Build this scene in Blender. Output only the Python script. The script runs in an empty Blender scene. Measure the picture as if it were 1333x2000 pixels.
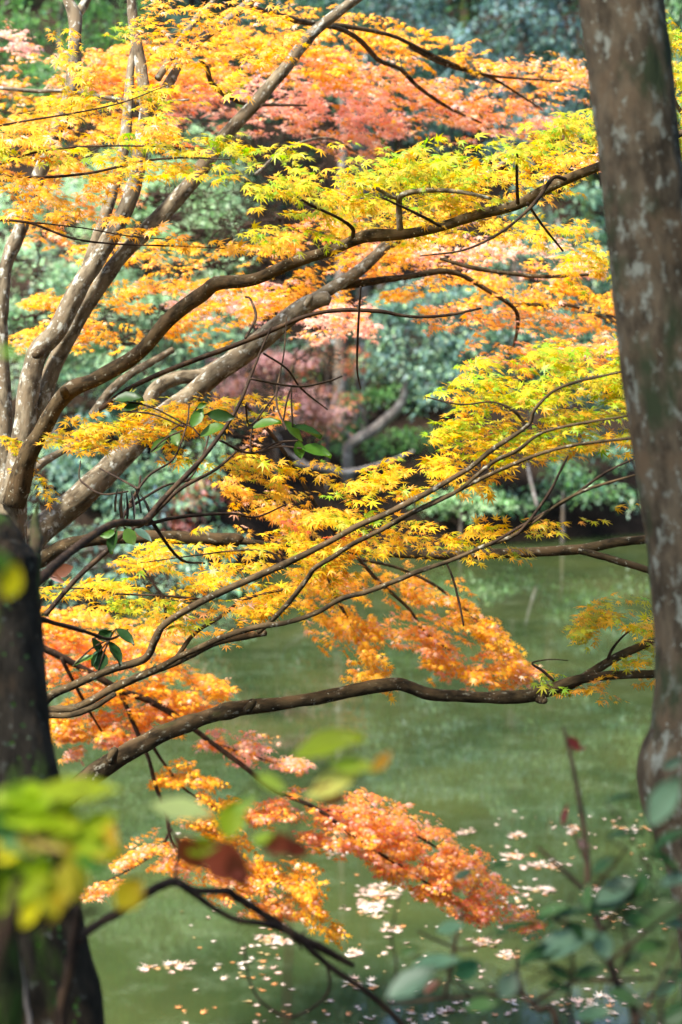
import bpy, math, random
import numpy as np
from math import radians as R

rng = np.random.default_rng(7)
random.seed(7)
scene = bpy.context.scene
COL = scene.collection

# ------------------------------------------------------------------ camera, world, sun, exposure
CAM = np.array([0.0, 0.0, 4.0]); PITCH = R(6.0); FPX = 60 / 36 * 2000
cam_d = bpy.data.cameras.new("camera"); cam = bpy.data.objects.new("camera", cam_d); COL.objects.link(cam)
cam.location = CAM; cam.rotation_euler = (R(90) - PITCH, 0, 0)
cam_d.sensor_fit = 'VERTICAL'; cam_d.sensor_height = 36; cam_d.sensor_width = 24; cam_d.lens = 60
cam_d.clip_start = 0.05; cam_d.clip_end = 1500
cam_d.dof.use_dof = True; cam_d.dof.focus_distance = 5.9; cam_d.dof.aperture_fstop = 2.8
scene.camera = cam

SUN_EL, SUN_AZ = 51.0, -130.0          # azimuth measured from +Y (ahead) towards +X (right)
world = bpy.data.worlds.new("World"); scene.world = world; world.use_nodes = True
wn = world.node_tree.nodes; wl = world.node_tree.links
sky = wn.new('ShaderNodeTexSky'); sky.sky_type = 'NISHITA'; sky.sun_disc = False
sky.sun_elevation = R(SUN_EL); sky.sun_rotation = R(SUN_AZ)
wl.new(sky.outputs[0], wn['Background'].inputs[0]); wn['Background'].inputs[1].default_value = 0.12
sun_d = bpy.data.lights.new("sun", 'SUN'); sun_d.energy = 3.4; sun_d.angle = R(9); sun_d.color = (1, .95, .86)
sun = bpy.data.objects.new("sun", sun_d); COL.objects.link(sun)
_sd = np.array([math.sin(R(SUN_AZ)) * math.cos(R(SUN_EL)), math.cos(R(SUN_AZ)) * math.cos(R(SUN_EL)), math.sin(R(SUN_EL))])
from mathutils import Vector
sun.rotation_euler = Vector(_sd).to_track_quat('Z', 'Y').to_euler()
scene.view_settings.view_transform = 'Standard'; scene.view_settings.look = 'None'
scene.view_settings.exposure = 2.03; scene.view_settings.gamma = 1
scene.render.film_transparent = False
cy = scene.cycles
cy.use_denoising = True
cy.max_bounces = 7; cy.diffuse_bounces = 4; cy.glossy_bounces = 3; cy.transmission_bounces = 4
cy.sample_clamp_indirect = 6

# ------------------------------------------------------------------ geometry helpers
FWD = np.array([0, math.cos(PITCH), -math.sin(PITCH)]); UPV = np.array([0, math.sin(PITCH), math.cos(PITCH)])
RIGHT = np.array([1.0, 0, 0])

def P(px, py, d):
    """point of the place that stands d metres ahead, seen at photo pixel (px, py)"""
    px, py, d = np.asarray(px, float), np.asarray(py, float), np.asarray(d, float)
    return CAM + RIGHT * ((px - 666.5) / FPX * d)[..., None] + UPV * (-(py - 1000) / FPX * d)[..., None] + FWD * d[..., None]

def far_edge(x):
    return np.clip(31.0 + 1.6 * np.minimum(x, 0) + 0.5 * np.maximum(x, 0), 22, 38)

def vnoise(p, seed=0):
    """smooth value noise on an (N,k) array"""
    p = np.asarray(p, float); k = p.shape[-1]
    i = np.floor(p).astype(np.int64); f = p - i; f = f * f * (3 - 2 * f)
    out = 0
    for c in range(2 ** k):
        off = np.array([(c >> a) & 1 for a in range(k)])
        q = i + off
        h = (q * np.array([374761393, 668265263, 2147483647, 1274126177][:k])).sum(-1) + seed * 974711
        h = (h ^ (h >> 13)) * 1274126177; h = (h ^ (h >> 16)) & 0xFFFF
        w = np.prod(np.where(off, f, 1 - f), axis=-1)
        out = out + w * h / 65535.0
    return out

def ground_z(x, y):
    x, y = np.asarray(x, float), np.asarray(y, float)
    s = np.clip((-1.7 - x) / 0.8, 0, 1) * 1.6
    yn = np.where(y > 2, 2 + (y - 2) * (7 / (7 + s)), y)
    zn = np.interp(yn, [-60, 0, 1.5, 4, 7, 9.2, 12, 20], [7, 2.4, 2.3, 1.5, .45, -.4, -1.5, -2])
    t = y - far_edge(x)
    zf = np.interp(t, [-8, -1, 0, .6, 3, 10, 40, 140], [-2, -.5, 0.02, .75, 1.5, 3.4, 20, 66])
    zs = np.interp(np.abs(x), [38, 46, 60, 150], [-2, 0, 5, 40])
    z = np.maximum(np.maximum(zn, zf), zs)
    n = vnoise(np.stack([x * .9, y * .9], -1), 3) - .5
    return z + n * .25 * np.clip(np.where(t > 0, t / 2, 0.4), 0, 1.5)

class MB:
    """collects vertices, faces, per-vertex colour and bark coordinates; build() links ONE mesh object"""
    def __init__(s): s.v = []; s.c = []; s.b = []; s.f = []; s.n = 0
    def add(s, v, faces, col=None, bark=None):
        v = np.asarray(v, np.float32).reshape(-1, 3)
        s.v.append(v)
        s.c.append(np.broadcast_to(np.asarray(col if col is not None else (1, 1, 1), np.float32), v.shape).copy())
        s.b.append(np.asarray(bark, np.float32) if bark is not None else v.copy())
        for fa in (faces if isinstance(faces, list) else [faces]):
            s.f.append(np.asarray(fa, np.int64) + s.n)
        s.n += len(v)
    def build(s, name, mat, parent=None, smooth=True, root=None):
        me = bpy.data.meshes.new(name)
        v = np.concatenate(s.v); c = np.concatenate(s.c); b = np.concatenate(s.b)
        if parent is not None: v = v - np.array(parent.location, np.float32)
        elif root is not None: v = v - np.asarray(root, np.float32)
        loops = np.concatenate([f.ravel() for f in s.f]); tot = np.concatenate([np.full(len(f), f.shape[1]) for f in s.f])
        me.vertices.add(len(v)); me.vertices.foreach_set('co', v.astype(np.float32).ravel())
        me.loops.add(len(loops)); me.loops.foreach_set('vertex_index', loops.astype(np.int32))
        me.polygons.add(len(tot)); me.polygons.foreach_set('loop_start', np.concatenate([[0], np.cumsum(tot)[:-1]]).astype(np.int32))
        me.polygons.foreach_set('use_smooth', np.full(len(tot), smooth))
        a = me.attributes.new('tint', 'FLOAT_COLOR', 'POINT'); a.data.foreach_set('color', np.concatenate([c, np.ones((len(c), 1), np.float32)], 1).ravel())
        a = me.attributes.new('bark', 'FLOAT_VECTOR', 'POINT'); a.data.foreach_set('vector', b.astype(np.float32).ravel())
        me.update(calc_edges=True); me.validate()
        me.materials.append(mat)
        o = bpy.data.objects.new(name, me); COL.objects.link(o)
        if parent is not None: o.parent = parent
        elif root is not None: o.location = root
        return o

def tag(o, label=None, cat=None, group=None, kind=None):
    if label: o['label'] = label
    if cat: o['category'] = cat
    if group: o['group'] = group
    if kind: o['kind'] = kind
    return o

def thing(name, label, cat, loc, group=None):
    o = bpy.data.objects.new(name, None); COL.objects.link(o); o.location = [float(a) for a in loc]
    o.empty_display_size = .1
    return tag(o, label, cat, group)

def crom(a, step_n=6):
    """Catmull-Rom through rows of a"""
    a = np.asarray(a, float); p = np.vstack([2 * a[0] - a[1], a, 2 * a[-1] - a[-2]]); out = []
    for i in range(1, len(p) - 2):
        for k in range(step_n):
            t = k / step_n
            out.append(.5 * ((2 * p[i]) + (-p[i-1] + p[i+1]) * t + (2*p[i-1] - 5*p[i] + 4*p[i+1] - p[i+2]) * t**2 + (-p[i-1] + 3*p[i] - 3*p[i+1] + p[i+2]) * t**3))
    out.append(a[-1]); return np.array(out)

def frames(pts):
    t = np.gradient(pts, axis=0); t /= np.linalg.norm(t, axis=1)[:, None] + 1e-9
    n = np.zeros_like(t); r = np.array([0, 0, 1.0]) if abs(t[0][2]) < .9 else np.array([1.0, 0, 0])
    u = np.cross(r, t[0]); u /= np.linalg.norm(u); n[0] = u
    for i in range(1, len(t)):
        u = u - t[i] * np.dot(u, t[i]); u /= np.linalg.norm(u) + 1e-9; n[i] = u
    return t, n, np.cross(t, n)

def tube(mb, pts, rad, sides=10, rough=0.0, col=None, seed=0):
    pts = np.asarray(pts, float); rad = np.asarray(rad, float); m = len(pts)
    t, n, b = frames(pts)
    ang = np.arange(sides) / sides * 2 * np.pi
    L = np.concatenate([[0], np.cumsum(np.linalg.norm(np.diff(pts, axis=0), axis=1))])
    ca, sa = np.cos(ang), np.sin(ang)
    rr = np.repeat(rad[:, None], sides, 1)
    if rough:
        sc = 2.2 / max(rad.max(), 1e-3)
        q = np.stack([ca[None] * rr * sc * .6, sa[None] * rr * sc * .6, np.repeat(L[:, None], sides, 1) * sc * .35], -1)
        rr = rr * (1 + rough * (vnoise(q.reshape(-1, 3), seed + 5).reshape(m, sides) - .5) * 2)
        if sides > 20: rr = rr * (1 + rough * .35 * (vnoise(q.reshape(-1, 3) * np.array([4, 4, 3.0]), seed + 8).reshape(m, sides) - .5) * 2 + .018 * (vnoise(q.reshape(-1, 3) * np.array([11, 11, 9.0]), seed + 9).reshape(m, sides) - .5) * 2)
    v = pts[:, None] + n[:, None] * (ca[None] * rr)[..., None] + b[:, None] * (sa[None] * rr)[..., None]
    bark = np.stack([ca[None] * rr, sa[None] * rr, np.repeat(L[:, None], sides, 1) + seed * 1.7], -1)
    i = np.arange(m - 1)[:, None] * sides; j = np.arange(sides)[None]; j2 = (j + 1) % sides
    q = np.stack([i + j, i + j2, i + sides + j2, i + sides + j], -1).reshape(-1, 4)
    V = np.concatenate([v.reshape(-1, 3), pts[:1] - t[:1] * rad[0] * .3, pts[-1:] + t[-1:] * rad[-1] * .5])
    B = np.concatenate([bark.reshape(-1, 3), [[0, 0, L[0]]], [[0, 0, L[-1]]]])
    c0, c1 = m * sides, m * sides + 1; jj = np.arange(sides); kk = (jj + 1) % sides
    caps = np.concatenate([np.stack([kk, jj, np.full(sides, c0)], 1), np.stack([(m-1)*sides + jj, (m-1)*sides + kk, np.full(sides, c1)], 1)])
    mb.add(V, [q, caps], col, B)

def pxpath(rows, n=6):
    """rows of (px, py, depth, radius px) -> points and radii in metres"""
    a = crom(rows, n); return P(a[:, 0], a[:, 1], a[:, 2]), np.maximum(a[:, 3], .3) / FPX * a[:, 2]

def norm(v): return v / (np.linalg.norm(v, axis=-1, keepdims=True) + 1e-9)

# ------------------------------------------------------------------ materials
def mat(name):
    m = bpy.data.materials.new(name); m.use_nodes = True; nt = m.node_tree
    return m, nt.nodes, nt.links, nt.nodes['Principled BSDF']

def leaf_material(name, rough=.45, trans=.5, spec=.35, boost=1.15):
    m, N, L, p = mat(name)
    a = N.new('ShaderNodeAttribute'); a.attribute_name = 'tint'
    tc = N.new('ShaderNodeTexCoord')
    nz = N.new('ShaderNodeTexNoise'); nz.inputs['Scale'].default_value = 60; nz.inputs['Detail'].default_value = 3
    L.new(tc.outputs['Object'], nz.inputs['Vector'])
    hs = N.new('ShaderNodeHueSaturation'); L.new(a.outputs['Color'], hs.inputs['Color'])
    mr = N.new('ShaderNodeMapRange'); mr.inputs[3].default_value = .75; mr.inputs[4].default_value = 1.25
    L.new(nz.outputs['Fac'], mr.inputs[0]); L.new(mr.outputs[0], hs.inputs['Value'])
    L.new(hs.outputs[0], p.inputs['Base Color'])
    p.inputs['Roughness'].default_value = rough; p.inputs['Specular IOR Level'].default_value = spec
    tr = N.new('ShaderNodeBsdfTranslucent')
    h2 = N.new('ShaderNodeHueSaturation'); h2.inputs['Saturation'].default_value = 1.08; h2.inputs['Value'].default_value = boost
    L.new(hs.outputs[0], h2.inputs['Color']); L.new(h2.outputs[0], tr.inputs['Color'])
    mx = N.new('ShaderNodeMixShader'); mx.inputs[0].default_value = trans
    L.new(p.outputs[0], mx.inputs[1]); L.new(tr.outputs[0], mx.inputs[2])
    L.new(mx.outputs[0], N['Material Output'].inputs['Surface'])
    return m

def bark_material(name, base, dark, lichen, lichen_amt=.35, scale=1.0, moss=None, moss_amt=0.0, bump=.4, bands=0.0, rough=.85):
    """base/dark mottle, pale lichen patches, optional moss and horizontal bands, in straightened-trunk coordinates"""
    m, N, L, p = mat(name)
    a = N.new('ShaderNodeAttribute'); a.attribute_name = 'bark'
    def noise(sc, det=5, stretch=(1, 1, 1), off=0, rgh=.6):
        mp = N.new('ShaderNodeMapping'); mp.inputs['Scale'].default_value = stretch; mp.inputs['Location'].default_value = (off, off * .7, off * 1.3)
        L.new(a.outputs['Vector'], mp.inputs['Vector'])
        n = N.new('ShaderNodeTexNoise'); n.inputs['Scale'].default_value = sc * scale; n.inputs['Detail'].default_value = det; n.inputs['Roughness'].default_value = rgh
        L.new(mp.outputs[0], n.inputs['Vector']); return n.outputs['Fac']
    def ramp(src, lo, hi):
        r = N.new('ShaderNodeMapRange'); r.inputs[1].default_value = lo; r.inputs[2].default_value = hi; L.new(src, r.inputs[0]); return r.outputs[0]
    def mix(fac, c1, c2):
        x = N.new('ShaderNodeMix'); x.data_type = 'RGBA'
        L.new(fac, x.inputs['Factor'])
        for i, c in ((6, c1), (7, c2)):
            if isinstance(c, tuple): x.inputs[i].default_value = (*c, 1)
            else: L.new(c, x.inputs[i])
        return x.outputs[2]
    c = mix(ramp(noise(26, 6, (1, 1, .45)), .38, .62), dark, base)
    mid = tuple(.5 * (x + y) for x, y in zip(base, (.10, .06, .03)))
    c = mix(ramp(noise(9, 4, (1, 1, .8), 3), .5, .66), c, mid)
    if bands:
        c = mix(ramp(noise(14, 4, (.35, .35, 3.0), 9), .55, .62), c, tuple(x * (1 - bands) for x in dark))
    c = mix(ramp(noise(30, 6, (1, 1, .7), 5, .6), .66 - lichen_amt * .3, .76 - lichen_amt * .3), c, lichen)
    c = mix(ramp(noise(55, 2, (1, 1, 1), 11), .68, .74), c, tuple(min(1, x * 1.25) for x in lichen))
    if moss: c = mix(ramp(noise(7, 6, (1, 1, .5), 21), .68 - moss_amt * .4, .78 - moss_amt * .4), c, moss)
    L.new(c, p.inputs['Base Color']); p.inputs['Roughness'].default_value = rough; p.inputs['Specular IOR Level'].default_value = .08
    b = N.new('ShaderNodeBump'); b.inputs['Strength'].default_value = bump; b.inputs['Distance'].default_value = .006 / scale
    L.new(noise(48, 6, (1, 1, .35), 2), b.inputs['Height']); L.new(b.outputs[0], p.inputs['Normal'])
    return m

M_MAPLE = leaf_material('maple_leaf', .42, .5, .4)
M_EVERG = leaf_material('evergreen_leaf', .36, .42, .5, 1.3)
M_BROAD = leaf_material('glossy_broad_leaf', .42, .4, .3)
M_THIN = leaf_material('thin_green_leaf', .5, .6, .25, 1.3)
M_BARK = bark_material('grey_maple_bark', (.21, .17, .11), (.06, .045, .028), (.38, .38, .32), .36, 1.25, bump=.7)
M_BARKB = bark_material('brown_maple_bark', (.085, .058, .028), (.022, .016, .009), (.28, .26, .19), .2, 1.5, (.06, .06, .02), .05, bump=.8)
M_TWIG = bark_material('dark_twig_bark', (.045, .028, .018), (.018, .012, .009), (.10, .08, .06), .1, 2.0, bump=.2)
M_TRUNK = bark_material('mottled_trunk_bark', (.10, .077, .048), (.034, .026, .016), (.18, .185, .145), .36, 1.1, (.03, .038, .018), .40, 1.0, 0)
M_DARKT = bark_material('dark_mossy_bark', (.04, .032, .022), (.012, .010, .007), (.09, .09, .07), .16, .9, (.045, .075, .015), .52, 1.0)
M_FARB = bark_material('far_trunk_bark', (.16, .13, .10), (.05, .04, .032), (.34, .33, .30), .3, .25, bump=.3)
M_PALEW = bark_material('bleached_dead_wood', (.26, .23, .20), (.12, .10, .09), (.40, .38, .35), .3, .5, bump=.3)

def litter_material():
    m, N, L, p = mat('leaf_litter_soil')
    tc = N.new('ShaderNodeTexCoord')
    n1 = N.new('ShaderNodeTexNoise'); n1.inputs['Scale'].default_value = .5; n1.inputs['Detail'].default_value = 8
    n2 = N.new('ShaderNodeTexVoronoi'); n2.inputs['Scale'].default_value = 14
    for n in (n1, n2): L.new(tc.outputs['Object'], n.inputs['Vector'])
    r = N.new('ShaderNodeValToRGB'); e = r.color_ramp.elements
    e[0].position = .35; e[0].color = (.012, .009, .007, 1); e[1].position = .65; e[1].color = (.035, .023, .015, 1)
    k = r.color_ramp.elements.new(.75); k.color = (.02, .03, .012, 1)
    L.new(n1.outputs['Fac'], r.inputs['Fac'])
    x = N.new('ShaderNodeMix'); x.data_type = 'RGBA'; x.blend_type = 'OVERLAY'; x.inputs['Factor'].default_value = .5
    L.new(r.outputs[0], x.inputs[6]); L.new(n2.outputs['Distance'], x.inputs[7]); L.new(x.outputs[2], p.inputs['Base Color'])
    p.inputs['Roughness'].default_value = .95; p.inputs['Specular IOR Level'].default_value = .02
    b = N.new('ShaderNodeBump'); b.inputs['Strength'].default_value = .7; b.inputs['Distance'].default_value = .05
    L.new(n2.outputs['Distance'], b.inputs['Height']); L.new(b.outputs[0], p.inputs['Normal']); return m

def water_material():
    m, N, L, p = mat('green_pond_water')
    tc = N.new('ShaderNodeTexCoord')
    nz = N.new('ShaderNodeTexNoise'); nz.inputs['Scale'].default_value = .55; nz.inputs['Detail'].default_value = 4; nz.inputs['Roughness'].default_value = .55
    L.new(tc.outputs['Object'], nz.inputs['Vector'])
    x = N.new('ShaderNodeMix'); x.data_type = 'RGBA'
    mr = N.new('ShaderNodeMapRange'); mr.inputs[1].default_value = .38; mr.inputs[2].default_value = .68; L.new(nz.outputs['Fac'], mr.inputs[0]); L.new(mr.outputs[0], x.inputs['Factor'])
    x.inputs[6].default_value = (.024, .038, .012, 1); x.inputs[7].default_value = (.054, .067, .019, 1)
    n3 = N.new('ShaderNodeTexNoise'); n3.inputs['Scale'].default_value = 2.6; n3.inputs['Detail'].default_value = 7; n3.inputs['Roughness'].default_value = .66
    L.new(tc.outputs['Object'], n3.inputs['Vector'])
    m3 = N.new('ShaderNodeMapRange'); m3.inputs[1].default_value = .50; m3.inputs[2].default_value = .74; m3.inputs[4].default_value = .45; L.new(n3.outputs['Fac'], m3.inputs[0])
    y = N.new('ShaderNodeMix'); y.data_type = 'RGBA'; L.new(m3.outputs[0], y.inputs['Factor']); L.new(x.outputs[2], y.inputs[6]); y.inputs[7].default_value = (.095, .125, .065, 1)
    L.new(y.outputs[2], p.inputs['Base Color'])      # pale mottle painted in for foliage reflections on the murky water
    p.inputs['Roughness'].default_value = .03; p.inputs['IOR'].default_value = 1.33
    b1 = N.new('ShaderNodeTexNoise'); b1.inputs['Scale'].default_value = 1.3; b1.inputs['Detail'].default_value = 2; b1.inputs['Roughness'].default_value = .55
    L.new(tc.outputs['Object'], b1.inputs['Vector'])
    b = N.new('ShaderNodeBump'); b.inputs['Strength'].default_value = .04; b.inputs['Distance'].default_value = .012
    L.new(b1.outputs['Fac'], b.inputs['Height']); L.new(b.outputs[0], p.inputs['Normal']); return m

# ------------------------------------------------------------------ ground and water
def build_ground():
    xs = np.unique(np.concatenate([np.linspace(-150, -24, 28), np.linspace(-24, 24, 110), np.linspace(24, 150, 28)]))
    ys = np.unique(np.concatenate([np.linspace(-60, -2, 14), np.linspace(-2, 14, 34), np.linspace(14, 21, 6), np.linspace(21, 60, 110), np.linspace(60, 170, 32)]))
    X, Y = np.meshgrid(xs, ys); Z = ground_z(X, Y); nx, ny = len(xs), len(ys)
    i = np.arange(ny - 1)[:, None] * nx + np.arange(nx - 1)[None]
    mb = MB(); mb.add(np.stack([X, Y, Z], -1).reshape(-1, 3), np.stack([i, i + 1, i + nx + 1, i + nx], -1).reshape(-1, 4))
    tag(mb.build('ground', litter_material()), kind='structure')
    mb = MB(); xs = np.linspace(-62, 62, 2); mb.add([(-62, 3, 0), (62, 3, 0), (62, 48, 0), (-62, 48, 0)], np.array([[0, 1, 2, 3]]))
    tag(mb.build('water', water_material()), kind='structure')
build_ground()

# ------------------------------------------------------------------ leaf shapes
def maple_template(rich=True):
    lob = [(-128, .40), (-82, .76), (-40, .95), (0, 1.05), (40, .95), (82, .76), (128, .40)]
    sinr = [.21, .25, .28, .28, .25, .21] if rich else [.24, .29, .32, .32, .29, .24]
    v = [(0, 0, 0), (0, .16, .03)]                       # petiole joint, centre
    ring = [(0.0, -.02)]
    for k, (a, l) in enumerate(lob):
        t = R(a); d = np.array([math.sin(t), math.cos(t)]); q = np.array([d[1], -d[0]])
        c = np.array([0, .1])
        if rich:
            w = .09 * l
            ring += [tuple(c + d * l * .5 - q * w), tuple(c + d * l), tuple(c + d * l * .5 + q * w)]
        else: ring += [tuple(c + d * l)]
        if k < 6:
            t2 = R((a + lob[k+1][0]) / 2); ring.append(tuple(c + np.array([math.sin(t2), math.cos(t2)]) * sinr[k]))
    V = [(0, .12, .03)] + [(x, y, 0) for x, y in ring]
    n = len(ring); T = [(0, 1 + (i + 1) % n, 1 + i) for i in range(n)]
    V = np.array(V); V[1:, 2] = -.12 * (V[1:, 0] ** 2 + (V[1:, 1] - .1) ** 2)
    return V, np.array(T)

def oval_template():
    V = []; st = [(0, .0), (.18, .30), (.42, .5), (.68, .42), (.88, .18), (1, 0)]
    for y, w in st:
        V += [(-w, y, .12 * w), (0, y, -.10 * y * y), (w, y, .12 * w)]
    T = []
    for k in range(len(st) - 1):
        a, b = 3 * k, 3 * k + 3
        T += [(a, a + 1, b + 1, b), (a + 1, a + 2, b + 2, b + 1)]
    return np.array(V), np.array(T)

def slim_template():
    V = np.array([(0, 0, 0), (-.24, .45, .05), (0, .5, -.02), (.24, .45, .05), (0, 1, -.12)])
    return V, np.array([(0, 2, 1, 1), (0, 3, 2, 2), (1, 2, 4, 4), (2, 3, 4, 4)])[:, :3]

T_RICH, T_STAR, T_OVAL, T_SLIM = maple_template(True), maple_template(False), oval_template(), slim_template()

def put_leaves(mb, tmpl, pos, axis, nrm, size, col, curl=None):
    V, F = tmpl; n = len(pos)
    ax = norm(axis); nz = norm(nrm - ax * (nrm * ax).sum(-1, keepdims=True)); rx = np.cross(ax, nz)
    k = np.ones(n) if curl is None else curl
    s = np.asarray(size)[:, None, None]
    wx = rng.uniform(.78, 1.12, (n, 1, 1)) if len(V) > 12 else 1.0
    fold = rng.normal(0, .10, (n, 1)) if len(V) > 12 else 0.0
    zz = V[None, :, 2] * k[:, None] + fold * (V[None, :, 0] * (.4 + V[None, :, 1]))
    W = pos[:, None] + s * (rx[:, None] * V[None, :, :1] * wx + ax[:, None] * V[None, :, 1:2] + nz[:, None] * zz[..., None])
    faces = (F[None] + (np.arange(n) * len(V))[:, None, None]).reshape(-1, F.shape[1])
    C = np.repeat(np.asarray(col)[:, None], len(V), 1)
    if len(V) > 12:                                      # dry reddish lobe tips on some leaves
        rad = np.hypot(V[:, 0], V[:, 1] - .1); far = np.clip((rad - .45) / .5, 0, 1)[None, :, None] * (rng.random((n, 1, 1)) ** 2.2)
        C = C * (1 - far * np.array([.25, .5, .45]))
    mb.add(W.reshape(-1, 3), faces, C.reshape(-1, 3))

LC = dict(Y=(.84, .47, .018), YO=(.86, .41, .025), O=(.88, .37, .07), R=(.82, .20, .09), P=(.93, .57, .42), PK=(.92, .49, .42),
          YG=(.50, .49, .02), G=(.25, .46, .02), BR=(.38, .10, .03), C=(.86, .62, .45))
PAL = dict(yg=dict(YG=5, G=2.2, Y=2, YO=.6), y=dict(Y=5.5, YG=2.6, YO=1.2, O=.25, G=.4), yo=dict(Y=4, YO=4.5, O=1.3, P=.6),
           o=dict(O=3, YO=4, P=2.2, R=.25), po=dict(P=5, O=2, PK=2, YO=2, R=.2), ro=dict(O=4, R=1.3, P=1.6, PK=.6, YO=3),
           g=dict(G=3, YG=4, Y=1), r=dict(R=4, BR=2, O=1), pk=dict(PK=3.5, P=4.5, O=1, R=.25))

def colours(pal, n, jit=.12):
    p = PAL[pal] if isinstance(pal, str) else pal; k = list(p); w = np.array([p[a] for a in k], float); w /= w.sum()
    base = np.array([LC[a] if isinstance(a, str) else a for a in k])
    i = rng.choice(len(k), n, p=w); j = rng.choice(len(k), n, p=w); t = rng.random((n, 1)) * .35
    c = base[i] * (1 - t) + base[j] * t
    return np.clip(c * (1 + rng.normal(0, jit, (n, 1))) * (1 + rng.normal(0, jit * .35, (n, 3))), .004, .95)

# ------------------------------------------------------------------ a tree's twig network: each leaf cluster joins the nearest wood
def join_network(nodes, base, tip):
    """-> order, parent (index >=0: cluster number; <0: wood), start point of each twig"""
    K = len(base); best = np.full(K, 1e9); par = np.full(K, -1); start = np.zeros((K, 3))
    for c in range(0, K, 400):
        D = np.linalg.norm(base[c:c+400, None] - nodes[None], axis=2); j = D.argmin(1)
        best[c:c+400] = D[np.arange(len(j)), j]; start[c:c+400] = nodes[j]
    done = np.zeros(K, bool); order = []
    for _ in range(K):
        k = int(np.where(done, 1e9, best).argmin()); done[k] = True; order.append(k)
        for q in (base[k], .5 * (base[k] + tip[k]), tip[k]):
            d = np.linalg.norm(base - q, axis=1) * 1.05; u = (d < best) & ~done
            best[u] = d[u]; par[u] = k; start[u] = q
    return order, par, start

def cluster_layer(px, thick, depth, ddepth, dens, size, flat):
    """leaf clusters of one spray: (base, tip) of each small twig, spread along the stroke in uneven flat layers"""
    a = crom(np.array(px, float), 8); seg = np.linalg.norm(np.diff(a[:, :2], axis=0), axis=1); L = np.concatenate([[0], np.cumsum(seg)])
    lp = size * FPX / depth; area = L[-1] * 2 * thick + 3.1 * thick * thick
    nleaf = max(8, int(dens * (3.9 if depth < 7.2 else 4.1) * area / lp ** 2)); n = max(2, nleaf // 7)
    m = int(n * (1.65 if depth < 7.2 else 1.9)) + 6
    s = rng.random(m) * (L[-1] + thick) - thick * .5
    x = np.interp(s, L, a[:, 0]); y = np.interp(s, L, a[:, 1])
    tx = np.interp(s, L, np.gradient(a[:, 0], L)); ty = np.interp(s, L, np.gradient(a[:, 1], L)); tl = np.hypot(tx, ty) + 1e-6; tx /= tl; ty /= tl
    off = np.clip(rng.normal(0, .52, m), -1.15, 1.15) * thick
    edge = np.clip(1.1 - np.abs(2 * s / L[-1] - 1) ** 3 * .6, .35, 1)
    off *= edge
    x += -ty * off + (s - np.clip(s, 0, L[-1])) * tx; y += tx * off + (s - np.clip(s, 0, L[-1])) * ty
    key = vnoise(np.stack([x / (3.4 * lp), y / (1.35 * lp)], -1), int(depth * 10)) + rng.normal(0, .10, m)
    pick = np.argsort(-key)[:n]
    x, y, tx, ty = x[pick], y[pick], tx[pick], ty[pick]
    d = depth + np.clip(rng.normal(0, .5, n), -1, 1) * ddepth
    if a.shape[1] > 2: d = d - depth + np.interp(s[pick], L, a[:, 2])
    base = P(x, y, d)
    th = rng.normal(0, .75, n)
    dirn = (RIGHT * tx[:, None] + UPV * (-ty * .8)[:, None]) * np.cos(th)[:, None] + FWD * np.sin(th)[:, None] + np.array([0, 0, 1.0]) * rng.normal(0, .14, n)[:, None]
    ln = size * rng.uniform(2.4, 4.6, n)
    return base, base + norm(dirn) * ln[:, None], 7

def leaves_on(mb, tmpl, base, tip, per, size, pal, tilt):
    n = len(base); d = norm(tip - base)
    k = np.arange(per); t = np.linspace(.12, 1.0, per)
    pos = (base[:, None] + (tip - base)[:, None] * t[None, :, None]).reshape(-1, 3)
    D = np.repeat(d, per, 0)
    pn = norm(np.array([0, 0, 1.0]) + rng.normal(0, .22, (n, 3)) + np.array([0, -1.0, 0]) * tilt * rng.uniform(.2, 1.2, (n, 1)))
    Nn = np.repeat(pn, per, 0); side = norm(np.cross(D, Nn))
    sg = np.tile(np.where(k == per - 1, 0, np.where(k % 2 == 0, 1, -1)), n) * rng.uniform(.6, 1.5, n * per)
    ax = norm(D * rng.uniform(.3, .9, (n * per, 1)) + side * sg[:, None] + np.array([0, 0, -1.0]) * rng.uniform(0, .55, (n * per, 1)) * (.5 + tilt) + rng.normal(0, .12, (n * per, 3)))
    pos = pos + ax * size * rng.uniform(.2, .5, (n * per, 1))
    nn = norm(Nn + rng.normal(0, .28, (n * per, 3)))
    sz = size * np.clip(rng.normal(.97, .25, n * per), .42, 1.55)
    tone = 1 + np.repeat(rng.normal(0, .07, (n, 1)), per, 0)
    put_leaves(mb, tmpl, pos, ax, nn, sz, np.clip(colours(pal, n * per) * tone, .004, .95), rng.uniform(.2, 2.6, n * per))

def twigs_of(mb, sel, base, tip, start, rad, sides=4):
    for k in sel:
        p0, p1, p2 = start[k], base[k], tip[k]; ln = np.linalg.norm(p1 - p0)
        mid = .5 * (p0 + p1) + rng.normal(0, .07, 3) * ln + np.array([0, 0, .06 * ln])
        ns = 3 if ln < .3 else 6
        t = np.linspace(0, 1, ns + 1)[:, None]
        q = (1 - t) ** 2 * p0 + 2 * t * (1 - t) * mid + t * t * p1
        if ns > 3: q[1:-1] += rng.normal(0, .008, q[1:-1].shape) * min(1, ln)
        pts = np.vstack([q, .5 * (p1 + p2) + rng.normal(0, .004, 3), p2])
        r = np.concatenate([np.linspace(rad[k] * 1.1, rad[k] * .85, ns + 1), [max(.0008, rad[k] * .5), .0006]])
        tube(mb, pts, r, sides)

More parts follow.
